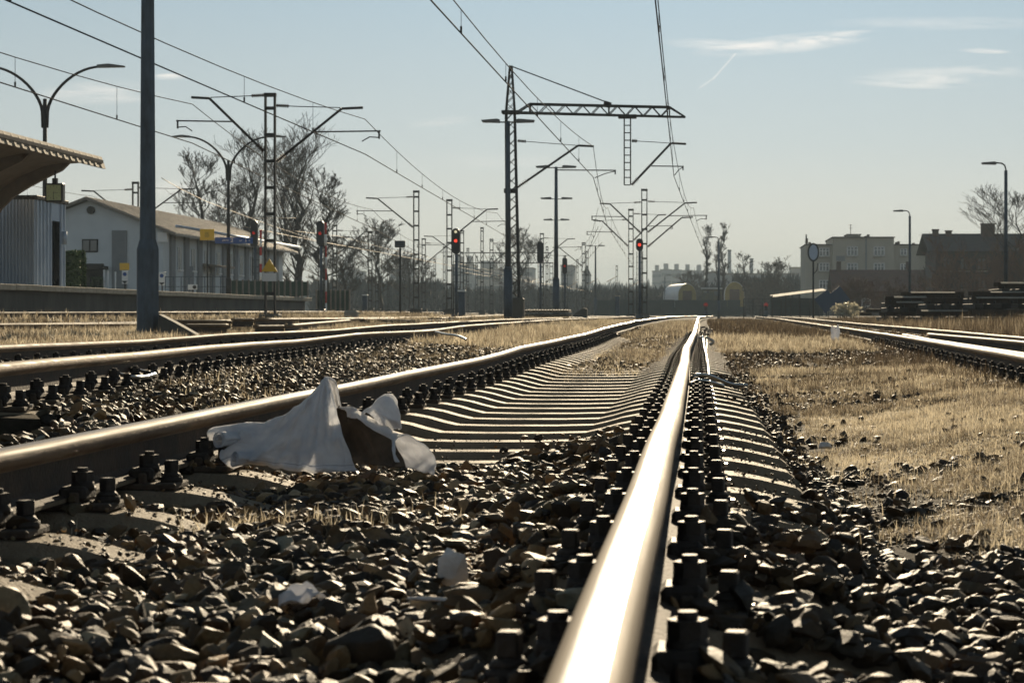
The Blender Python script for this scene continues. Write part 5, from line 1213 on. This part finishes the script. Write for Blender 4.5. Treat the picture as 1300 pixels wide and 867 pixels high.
# ---------------------------------------------------------------- bare trees
def bare_tree(name, px, Y, ytop, wpx, label, seed, levels=5, kind='round', grp=None, z0=None, twigr=.012, tm=None, trunks=1, cat='tree', nb=3, tmin=0.0):
    X = AX(px, Y); z0 = gz(X, Y) - .1 if z0 is None else z0; H = AZ(ytop, Y) - z0; Wd = wpx * Y / FP
    r = random.Random(seed); t = thing(name, label, cat, (X, Y, z0), 0, grp); tk, cr_ = MB(), MB()
    up = {'round': .55, 'poplar': 1.5, 'bush': .7}[kind]; f0 = {'round': .22, 'poplar': .10, 'bush': .02}[kind]
    def branch(p, d, l, rad, lv):
        n = 4 if lv == 1 else 3; q = p; mb = tk if lv == 1 else cr_; P = [p]; wig = .10
        for i in range(n):
            d = (d + Vector((r.gauss(0, wig), r.gauss(0, wig), r.gauss(0, wig * .6) + .10))).normalized(); P.append(P[-1] + d * l / n)
        rr = [max(rad * (1 - .8 * i / n), twigr * .42) for i in range(n + 1)]
        for i in range(n): mb.cyl(P[i], P[i + 1], rr[i], rr[i + 1], 4 if lv == 1 else 3, caps=False)
        if lv >= levels - 2: return
        k = {1: 5, 2: 4, 3: 3}.get(lv, 3)
        for j in range(k):
            f = r.uniform(.25, 1.0); i = min(int(f * n), n - 1); b = P[i].lerp(P[i + 1], f * n - i); dd = (P[i + 1] - P[i]).normalized()
            pr = dd.orthogonal().normalized(); pr.rotate(Quaternion(dd, r.uniform(0, 6.28))); a_ = r.uniform(.35, .85)
            branch(b, (dd * math.cos(a_) + pr * math.sin(a_) + Vector((0, 0, .25))).normalized(), l * r.uniform(.42, .78) * (1.1 - .4 * f), rr[i] * .5, lv + 1)
    for ti in range(trunks):
        lean = Vector((r.gauss(0, .03 if trunks == 1 else .22), r.gauss(0, .03 if trunks == 1 else .22), 1)).normalized(); Ht = H * (.93 if ti == 0 else r.uniform(.55, .9)); n = 9; P = [Vector((r.gauss(0, .12) * (trunks - 1) * .6, 0, 0))]
        for i in range(n): P.append(P[0] + lean * Ht * (i + 1) / n + Vector((r.gauss(0, .02), r.gauss(0, .02), 0)) * H * (1 if i > 1 else .2))
        R0 = H * (.020 if kind != 'bush' else .008); rr = [max(R0 * (1 - .93 * i / n), twigr * .5) for i in range(n + 1)]
        for i in range(n): tk.cyl(P[i], P[i + 1], rr[i], rr[i + 1], 7, caps=False)
        nbr = {'round': 36, 'poplar': 32, 'bush': 12}[kind]
        for j in range(nbr):
            f = f0 + (.98 - f0) * ((j + r.random()) / nbr) ** .9; i = min(int(f * n), n - 1); b = P[i].lerp(P[i + 1], f * n - i)
            g_ = (f - f0) / (1 - f0)
            half = Wd / 2 * {'round': math.sin(math.pi * (.18 + .74 * g_)) ** .6, 'poplar': math.sin(math.pi * (.12 + .80 * g_)) ** .5, 'bush': 1 - .5 * g_}[kind] * r.uniform(.7, 1.08)
            az = r.uniform(0, 6.28); u_ = up * r.uniform(.6, 1.4) * (1 + .8 * g_); dv = Vector((math.cos(az), math.sin(az), u_)); l = half * dv.length * .82
            l = min(l, (H - b.z) * 1.15 + .25 * half); branch(b, dv.normalized(), l, rr[i] * .42, 1)
    zs_ = np.array([v[2] for v in cr_.v] + [v[2] for v in tk.v]); xs_ = np.array([v[0] for v in cr_.v]); kz = H / np.percentile(zs_, 99.8); kx = min(1.35, Wd / max(np.percentile(xs_, 98.5) - np.percentile(xs_, 1.5), .1))
    for mb in (tk, cr_): mb.v = [(v[0] * kx, v[1] * kx, v[2] * kz) for v in mb.v]
    tk.build('trunk', tm or M_BARK, t); cr_.build('crown', tm or M_TWIG, t); return t
TG = 'bare trees behind the station'
bare_tree('bare_tree', 257, 165, 191, 68, 'dense rounded bare tree left of the second platform lamp', 11, 6, 'round', TG, twigr=.03, nb=2)
bare_tree('bare_tree', 322, 160, 165, 62, 'tall thin bare tree just left of the nearest line mast', 12, 6, 'poplar', TG, twigr=.026, nb=2)
bare_tree('bare_tree', 377, 155, 148, 84, 'tallest bare tree right of the nearest line mast', 13, 6, 'poplar', TG, twigr=.026, nb=2)
bare_tree('bare_tree', 352, 172, 176, 60, 'bare tree behind the nearest line mast', 14, 6, 'poplar', TG, twigr=.026, nb=2)
bare_tree('bare_tree', 414, 150, 214, 60, 'bare tree above the tall dark signal, right edge of the group', 15, 6, 'round', TG, twigr=.026, nb=2)
bare_tree('bare_tree', 300, 175, 225, 70, 'lower bare tree behind the station roof', 16, 6, 'round', TG, twigr=.03, nb=2)
bare_tree('bare_tree', 485, 190, 277, 58, 'lone bare tree with dark trunk left of the small square board', 17, 6, 'round', None, twigr=.03, nb=2)
bare_tree('bare_tree', 436, 180, 300, 56, 'low bare tree right of the tall dark signal', 18, 6, 'round', None, twigr=.03, nb=2)
bare_tree('bare_tree', 520, 240, 322, 64, 'wide low bare tree behind the first line masts', 19, 6, 'round', None, twigr=.035, nb=2)
bare_tree('bare_tree', 655, 260, 287, 58, 'round bare tree behind the foot of the portal mast', 20, 6, 'round', None, twigr=.03, nb=2)
bare_tree('poplar', 895.5, 300, 285, 12, 'slim bare poplar, left of two over the far sheds', 21, 6, 'poplar', None, twigr=.04, nb=2)
bare_tree('poplar', 919, 300, 283, 15, 'slim bare poplar, right of two beside the hook lamp', 22, 6, 'poplar', None, twigr=.04, nb=2)
bare_tree('bare_tree', 906, 310, 312, 12, 'short thin tree between the two poplars', 23, 5, 'poplar', None, twigr=.04)
bare_tree('bare_tree', 945, 300, 320, 22, 'small bare tree right of the poplars', 24, 5, 'round', None, twigr=.04)
bare_tree('bare_tree', 990, 280, 326, 42, 'wide bare tree left of the cream flats', 25, 6, 'round', None, twigr=.035, nb=2)
bare_tree('bare_tree', 880, 320, 342, 40, 'low bare tree behind the white-roofed wagon', 26, 5, 'round', None, twigr=.05)
bare_tree('bare_tree', 965, 270, 352, 40, 'low bare tree right of the far yellow wagon', 28, 5, 'round', None, twigr=.05)
bare_tree('bare_tree', 1288, 165, 236, 125, 'large bare tree at the right edge behind the tall hook lamp', 31, 6, 'round', None, twigr=.026, nb=2)
bare_tree('bare_tree', 1180, 200, 330, 30, 'thin bare sapling between the flats and the dark house', 32, 5, 'poplar', None, twigr=.03)
for i, (px, Y, yt, w_, lb) in enumerate(((1215, 150, 300, 70, 'brown bush before the dark gabled house'), (1265, 145, 300, 80, 'brown thicket behind the right stack'), (1250, 155, 325, 60, 'low brown bush behind the middle stack'),
                                        (1135, 150, 352, 55, 'reddish brown bush before the brown-roofed house'), (1090, 160, 350, 60, 'thin bush with shining twigs left of the panel stacks'), (1175, 158, 345, 50, 'brown bush under the dark house'), (1300, 140, 280, 60, 'tall thicket cut by the right edge'))):
    bare_tree('bare_bush', px, Y, yt, w_, lb, 50 + i, 5, 'bush', 'bushes behind the panel stacks', twigr=.02, tm=M_RTWIG, trunks=5, cat='bush', nb=2)
# shining leafy heap
leafy('shining_shrub', (AX(1075, 112), 112, .1), (AX(1096, 112) - AX(1054, 112), 1.2, AZ(382, 112) - .2), 420, mat('shiny_leaf', (.55, .5, .38), (.3, .28, .2), .35, tr=.4), 'low heap of brightly shining leaves behind the right-hand track', 9, size=.11, shape='ball')
t = thing('blue_sheet', 'blue sheet standing tilted beside the shining leaves', 'sheet', (AX(1058, 116), 116, .15)); MB().box((-.42, 0, 1.0), (.95, .06, 1.05), ry=-.65).build('left_panel', M_BTARP, t); MB().box((.36, .05, 1.25), (.8, .06, 1.0), ry=-.65).build('right_panel', M_BTARP, t)

# ---------------------------------------------------------------- buildings on the right
def windows(par, face, items, y, w, h, mull=3, matf=M_FRAME):
    for (x, z) in items:
        g_ = MB().box((x, y, z), (w, .08, h)).build('window', M_GLASS, par); m = MB()
        for i in range(mull + 1): m.box((x - w / 2 + w * i / mull, y - .06, z), (.14, .06, h + .1))
        m.box((x, y - .06, z + h / 2), (w + .1, .06, .12)).box((x, y - .06, z - h / 2), (w + .1, .06, .12)).box((x, y - .055, z + h * .15), (w, .05, .07)); m.build('window_frame', matf, g_)
        MB().box((x, y - .1, z - h / 2 - .15), (w + .3, .2, .1)).build('window_sill', M_PCONC, g_)
FY = 250.0; kf = FY / FP; fx0 = AX(1093, FY)
def fx(px): return AX(px, FY) - fx0
def fz(py): return AZ(py, FY) - .28
fl = thing('apartment_house', 'cream three-storey flats with white windows and stepped flat roof', 'building', (fx0, FY, .28))
def blk(x0, x1, yt, y0, y1, name='wall', matl=M_FLAT, yb=None): a_, b_ = fx(x0), fx(x1); zt = fz(yt); zb_ = fz(yb) if yb else -1; return MB().box(((a_ + b_) / 2, (y0 + y1) / 2, (zt + zb_) / 2), (b_ - a_, y1 - y0, zt - zb_)).build(name, matl, fl)
blk(1023, 1066, 311, 1.0, 13); blk(1057, 1135, 302, 0, 13.5); blk(1135, 1168, 311, .9, 13)
for a_, b_, yt, y0 in ((1022, 1058.5, 311, .7), (1056, 1136, 302, -.35), (1134.5, 1169, 311, .6)): blk(a_, b_, yt - 1.3, y0, 13.8, 'cornice', M_ROOFT, yt)
blk(1166, 1198, 323, 2, 12); blk(1165, 1199, 321.8, 1.8, 12.2, 'cornice', M_ROOFT, 323); blk(1078, 1095, 297, 3, 8, 'stair_head', M_FLAT); blk(1077, 1096, 296, 2.8, 8.2, 'stair_head_roof', M_ROOFT, 297)
for a_, yt in ((1025, 301), (1029, 306), (1101, 298), (1104.5, 296), (1141, 306), (1143.5, 305), (1152, 309), (1158, 309), (1163, 307)): blk(a_, a_ + 3, yt, 4, 5, 'chimney', M_BRICK, 314); 
blk(1025, 1026.5, 296, 4, 4.3, 'chimney_pipe', M_STEEL, 303)
m = MB(); m.cyl((fx(1083), 4, fz(297)), (fx(1083), 4, fz(283)), .04, n=6).cyl((fx(1080), 4, fz(284)), (fx(1085), 4, fz(284)), .03, n=5).cyl((fx(1081), 4, fz(288)), (fx(1085), 4, fz(288)), .03, n=5).build('aerial', M_STEEL, fl)
windows(fl, 0, [(fx(1082), fz(y)) for y in (319, 340, 361)] + [(fx(1116), fz(y)) for y in (319, 340, 361)], 0, 1.25, 1.1, 3)
windows(fl, 0, [(fx(1047), fz(y)) for y in (320, 339, 361)], .97, 1.2, 1.0, 3); windows(fl, 0, [(fx(1148), fz(y)) for y in (320, 339)], .87, .75, .8, 2)
m = MB().box((fx(1067), .45, fz(331)), (1.1, 1.0, .1)).box((fx(1067), -.05, fz(328)), (1.1, .06, .6)).build('balcony', M_GREYW, fl); MB().cyl((fx(1099.5), -.08, 0), (fx(1099.5), -.08, fz(303)), .09, n=6).build('downpipe', M_GREYW, fl)
# brown-roofed house
HY = 215.0; hx0 = AX(1120, HY)
def hx(px): return AX(px, HY) - hx0
def hz(py): return AZ(py, HY) - .28
hs = thing('low_house', 'low house with a long brown tiled roof before the cream flats', 'building', (hx0, HY, .28)); a_, b_ = hx(1056), hx(1192)
MB().box(((a_ + b_) / 2, 4, hz(372) / 2 - .5), (b_ - a_ - .6, 7, hz(372) + 1)).build('wall', M_BRICK, hs)
z1_, z2_ = hz(370), hz(341.5); MB().prism([(-.5, z1_), (4, z2_), (8.5, z1_), (8.4, z1_ - .15), (4, z2_ - .2), (-.4, z1_ - .15)], 'x', a_, b_).build('roof', M_RROOF, hs)
for px in (1068, 1158): MB().box((hx(px), 4, hz(338)), (.5, .6, 1.2)).build('chimney', M_BRICK, hs)
windows(hs, 0, [(hx(p), hz(384)) for p in (1075, 1100, 1140)], .48, .9, .8, 2)
# dark gabled house
DY = 190.0; dx0 = AX(1220, DY)
def dx_(px): return AX(px, DY) - dx0
def dz_(py): return AZ(py, DY) - .28
dh = thing('dark_house', 'tall dark brick house with steep tiled roof and three chimneys', 'building', (dx0, DY, .28)); a_, b_ = dx_(1189), dx_(1330)
MB().box(((a_ + b_) / 2, 5, dz_(318) / 2 - .5), (b_ - a_, 9, dz_(318) + 1)).build('wall', M_DBRICK, dh)
MB().prism([(-.3, dz_(319)), (5, dz_(294)), (10.3, dz_(319)), (10.2, dz_(320.5)), (5, dz_(296)), (-.2, dz_(320.5))], 'x', dx_(1178), dx_(1330)).build('roof', M_ROOFT, dh)
MB().prism([(.6, dz_(319)), (5, dz_(297)), (9.4, dz_(319))], 'x', dx_(1189.5), dx_(1192)).build('gable', M_DBRICK, dh)
for px, yt, w_ in ((1194.5, 289.5, .55), (1211.5, 291, .55), (1262.5, 282, 1.3)): MB().box((dx_(px), 4.4, (dz_(yt) + dz_(300)) / 2), (w_, .7, dz_(yt) - dz_(300))).box((dx_(px), 4.4, dz_(yt)), (w_ + .12, .85, .12)).build('chimney', M_BRICK, dh)
windows(dh, 0, [(dx_(p), dz_(y)) for p in (1203, 1225, 1247) for y in (335, 358)], .48, .8, 1.1, 2, M_STEEL)
# shed with light roof and wire fence, right of centre
t = thing('low_shed', 'low open shed with a sunlit white roof left of the cream flats', 'shed', (AX(1015, 180), 180, .28))
def q_(px, py): return (AX(px, 180) - AX(1015, 180), AZ(py, 180) - .28)
(xa, za), (xb, zb_) = q_(980, 378), q_(1049, 369.5); m = MB(); m.add([(xa, -.6, za), (xb, -.6, zb_), (xb, 5, zb_ + .25), (xa, 5, za + .25), (xa, -.6, za + .05), (xb, -.6, zb_ + .05), (xb, 5, zb_ + .30), (xa, 5, za + .30)], [(0, 3, 2, 1), (4, 5, 6, 7), (0, 1, 5, 4), (1, 2, 6, 5), (2, 3, 7, 6), (3, 0, 4, 7)]); m.build('roof', M_PCONC, t)
MB().box(((xa + xb) / 2, 4.4, za / 2), (xb - xa, .15, za)).build('back_wall', M_GCAR, t)
for i in range(5): x = xa + (xb - xa) * i / 4; MB().box((x, -.3, za / 2 + .1), (.12, .12, za + .25)).build('shed_post', M_STEEL, t)
def wire_fence(pxa, pxb, Y, yt, label, n=12, dens=16):
    X0 = AX(pxa, Y); ln = AX(pxb, Y) - X0; z0 = gz(X0, Y); H = AZ(yt, Y) - z0; t = thing('wire_fence', label, 'fence', (X0, Y, z0))
    for i in range(n + 1): MB().cyl((ln * i / n, 0, 0), (ln * i / n, 0, H), .035, n=6).build('fence_post', M_STEEL, t)
    m = MB(); [m.bar((0, 0, z), (ln, 0, z), .018) for z in np.linspace(.15, H - .03, 6)]
    for i in range(int(n * dens)): x = ln * i / (n * dens); m.bar((x, 0, .1), (x, 0, H), .009)
    m.build('fence_wire', M_STEEL, t)
wire_fence(944, 1100, 165, 379, 'wire mesh fence running before the low open shed', 13)
# ---------------------------------------------------------------- dark metal fence and the wagons behind it
Y = 235; X0 = AX(757, Y); ln = AX(940, Y) - X0; z0 = .27; H = AZ(381, Y) - z0; t = thing('metal_fence', 'long dark green ribbed metal fence before the yellow wagons', 'fence', (X0, Y, z0)); n = 11
for i in range(n):
    m = MB(); a_, b_ = ln * i / n, ln * (i + .985) / n; m.box(((a_ + b_) / 2, 0, H / 2 + .02 * (i % 3)), (b_ - a_, .05, H))
    for j in range(7): m.box((a_ + (b_ - a_) * (j + .5) / 7, -.05, H / 2), (.09, .08, H - .05))
    m.build('ribbed_panel', M_GCAR, t)
def hood_wagon(px0, pxe, px1, Y, ytop, label):
    """side from px0 to pxe, end wall from pxe to px1"""
    w = AX(px1, Y) - AX(pxe, Y); X = AX((px1 + pxe) / 2, Y); z0 = .6; H = AZ(ytop, Y) - z0; t = thing('hood_wagon', label, 'wagon', (X, Y, z0), 0, 'hooded wagons in the far yard'); Lg = 11
    n = 14; sh = 0 if px0 == pxe else -(AX(pxe, Y) - AX(px0, Y)) / Lg * 1.15
    half = [(w / 2 * math.cos(math.pi * i / n), H * .62 + H * .38 * math.sin(math.pi * i / n)) for i in range(n + 1)]
    body = [(w / 2, H * .22)] + half + [(-w / 2, H * .22)]
    def ext(poly, y0, y1, name, mt):
        m = MB(); k_ = len(poly); m.v = [(x + sh * y0, y0, z) for x, z in poly] + [(x + sh * y1, y1, z) for x, z in poly]; m.f = [tuple(range(k_))[::-1], tuple(range(k_, 2 * k_))] + [(i, (i + 1) % k_, (i + 1) % k_ + k_, i + k_) for i in range(k_)]; m.m = [0] * len(m.f); m.sm = [False] * len(m.f); return m.build(name, mt, t)
    ext(body, .12, Lg, 'hood', M_WCAR); e = ext([(x * .97, z * .985) for x, z in body], 0, .12, 'end_wall', M_YCAR)
    MB().box((0, -.04, H * .50), (w * .5, .1, H * .52)).build('end_door', M_BRICK, e)
    ext([(w / 2, 0.05), (w / 2, H * .22), (-w / 2, H * .22), (-w / 2, .05)], 0, Lg, 'frame', M_GCAR)
    for yy_ in (1.5, 3.2, Lg - 3.2, Lg - 1.5):
        for s_ in (-1, 1): MB().cyl((s_ * .65 + sh * yy_, yy_, .1), (s_ * .8 + sh * yy_, yy_, .1), .46, n=16).build('wheel', M_STEEL, t)
    for s_ in (-1, 1): MB().cyl((s_ * .87, -.55, .45), (s_ * .87, 0, .45), .16, n=10).build('buffer', M_STEEL, t)
hood_wagon(843, 861, 884, 280, 360, 'white-hooded wagon with yellow end wall behind the dark fence')
hood_wagon(920, 920, 945, 290, 357.5, 'yellow-ended wagon right of the dark engine')
X = AX(902, 270); t = thing('shunting_engine', 'dark dirty shunting engine between the two yellow-ended wagons', 'engine', (X, 270, .6)); q = 270 / FP
MB().box((0, 4, .9), (2.9, 9, .7), bev=.05).build('frame', M_GCAR, t); MB().box((-.35, 3.2, 2.0), (1.7, 6, 1.6), bev=.12).build('bonnet', M_LOCO, t)
c_ = MB().box((.2, 7.0, 2.35), (2.8, 2.2, 2.2), bev=.15).build('cab', M_LOCO, t); MB().box((.2, 7.0, 3.5), (3.0, 2.5, .16), bev=.05).build('cab_roof', M_WCAR, c_)
for s_ in (-.5, .9): MB().box((s_, 5.87, 2.8), (.7, .06, .55)).build('cab_window', M_GLASS, c_)
for s_ in (-1, 1): MB().cyl((s_ * .87, -.95, .75), (s_ * .87, -.5, .75), .18, n=10).build('buffer', M_STEEL, t); MB().sphere((s_ * .9, -.5, 1.35), .12).build('headlight', M_WHITE, t)
for yy_ in (1.5, 4, 6.5): MB().cyl((-1.0, yy_, .1), (1.0, yy_, .1), .5, n=14).build('wheelset', M_STEEL, t)
MB().cyl((-.35, 2.5, 2.8), (-.35, 2.5, 3.2), .12, n=8).build('exhaust', M_STEEL, t)

# ---------------------------------------------------------------- far town: blocks of flats, sheds, chimneys
def far_block(px0, px1, Y, yt, label, heads=0, dep=14, name='panel_block', matl=M_BLOCK, grp='far blocks of flats', fl_=2.8, win=True):
    x0, x1 = AX(px0, Y), AX(px1, Y); z0 = .28; H = AZ(yt, Y) - z0; w = x1 - x0; t = thing(name, label, 'building', ((x0 + x1) / 2, Y, z0), 0, grp)
    MB().box((0, dep / 2, H / 2), (w, dep, H)).build('wall', matl, t); MB().box((0, dep / 2, H + .2), (w + .3, dep + .3, .4)).build('parapet', M_PCONC, t)
    for i in range(heads): MB().box((-w / 2 + w * (i + .5) / heads, dep / 2, H + 1.6), (w / heads * .42, dep * .5, 3.0)).build('stair_head', matl, t)
    if win:
        nz_ = min(int(H / 3.2), 10); 
        for k_ in range(nz_): MB().box((0, -.06, 1.9 + k_ * H / (nz_ + .2)), (w * .92, .1, 1.3)).build('window_band', M_GLASS, t)
for i, (a_, b_, yt) in enumerate(((828, 838, 345), (838, 851, 343), (852, 864, 343.5), (866, 878, 344), (880, 893, 344.5))):
    far_block(a_, b_ + 1.4, 900 + 8 * i, yt, ['leftmost', 'second', 'third', 'fourth', 'fifth'][i] + ' far block of flats in the row above the white-hooded wagon', 1)
far_block(429, 444, 700, 341, 'far block of flats left of the lone bare tree', 1); far_block(446, 457, 720, 345, 'lower far block beside the lone bare tree')
far_block(574, 600, 620, 337, 'wide far block behind the black signal', 2); far_block(596, 640, 640, 343, 'wide pale far block left of the portal mast', 1); far_block(660, 676, 700, 341, 'far block right of the portal mast')
far_block(712, 727, 560, 338, 'far block right of the pole lamp by the portal', 0); far_block(495, 520, 650, 342, 'far block between the lone tree and the first masts')
far_block(532, 566, 520, 361, 'low far shed left of the black signal', 0, name='far_shed', grp='far sheds', win=False); far_block(560, 700, 420, 370, 'long low far shed behind the portal mast', 0, name='far_shed', grp='far sheds', win=False)
far_block(898, 1012, 480, 349, 'long grey far hall right of the poplars', 0, name='far_hall', grp='far sheds', win=False, dep=30); far_block(896, 911, 440, 347, 'small pale-roofed hall between the poplars', 0, name='far_hall', grp='far sheds', win=False)
far_block(466, 530, 480, 372, 'low far shed behind the lone bare tree', 0, name='far_shed', grp='far sheds', win=False); far_block(1005, 1022, 520, 341, 'far block left of the cream flats', 0)
for px, yt, lb in ((926, 320, 'taller thick far chimney beside the right poplar'), (954, 331, 'shorter far chimney right of the poplars')):
    X = AX(px, 700); t = thing('far_chimney', lb, 'chimney', (X, 700, .28)); MB().cyl((0, 0, 0), (0, 0, AZ(yt, 700)), .9, .6, 12).build('stack', M_BLOCK, t); MB().cyl((0, 0, AZ(yt, 700)), (0, 0, AZ(yt, 700) + .5), .75, n=12).build('rim', M_STEEL, t)
X = AX(745, 600); t = thing('church_spire', 'thin far spire left of the small far pole lamp', 'tower', (X, 600, .28)); MB().box((0, 0, 6), (2.4, 2.4, 12)).build('tower', M_BLOCK, t); MB().cyl((0, 0, 12), (0, 0, AZ(338, 600)), 1.5, .05, 8, smooth=False).build('spire', M_ROOFT, t)

# far wood on the skyline: thousands of twig clumps, one mass
def wood(name, spans, seed, n, size):
    r = np.random.RandomState(seed); Vs = []
    tot = sum((b - a) for a, b, *_ in spans)
    for a, b, Y0, Y1, yt in spans:
        k = int(n * (b - a) / tot); px = r.uniform(a, b, k); Y = r.uniform(Y0, Y1, k)
        hum = yt + 5 * np.array([noise.noise(Vector((p * .09, seed, 0))) + .6 * noise.noise(Vector((p * .31, seed, 3))) for p in px]); H = (VY - hum) * Y0 / FP
        h = H * r.beta(1.3, 1.0, k); c = np.column_stack([(px - VX) / FP * Y, Y, .28 + h]); up = np.column_stack([r.randn(k) * .35, r.randn(k) * .2, np.abs(r.randn(k)) + .5]); up /= np.linalg.norm(up, axis=1)[:, None]
        sd_ = np.column_stack([r.randn(k), r.randn(k), r.randn(k) * .2]); sd_ /= np.linalg.norm(sd_, axis=1)[:, None]; s_ = size * r.uniform(.5, 1.4, k)[:, None]
        Vs.append(np.stack([c - sd_ * s_ * .14, c + sd_ * s_ * .14, c + up * s_ + sd_ * s_ * .05], 1))
    V = np.concatenate(Vs).reshape(-1, 3); tag(arrmesh(name, V, np.arange(len(V)).reshape(-1, 3), M_WOOD), kind='stuff')
wood('far_wood', [(395, 560, 300, 420, 362), (560, 770, 330, 520, 372), (745, 850, 300, 420, 374), (930, 1030, 300, 400, 358), (850, 935, 330, 420, 370), (1020, 1310, 320, 460, 360)], 5, 60000, 1.6)
wood('distant_wood', [(-80, 430, 600, 900, 372), (380, 900, 920, 1100, 364), (900, 1400, 700, 1000, 350)], 6, 40000, 3.5)

# ---------------------------------------------------------------- the hazy air
m = MB().box((0, 1300, 30), (4200, 2760, 66)); hz_o = m.build('haze', bpy.data.materials.new('haze_air')); tag(hz_o, kind='stuff')
hm = hz_o.data.materials[0]; hm.use_nodes = True; hn = hm.node_tree; hn.nodes.clear(); ho = hn.nodes.new('ShaderNodeOutputMaterial'); hv = hn.nodes.new('ShaderNodeVolumePrincipled')
hv.inputs['Color'].default_value = (.54, .68, .80, 1); hv.inputs['Density'].default_value = .00045; hv.inputs['Anisotropy'].default_value = 0.0; hn.links.new(hv.outputs[0], ho.inputs['Volume'])
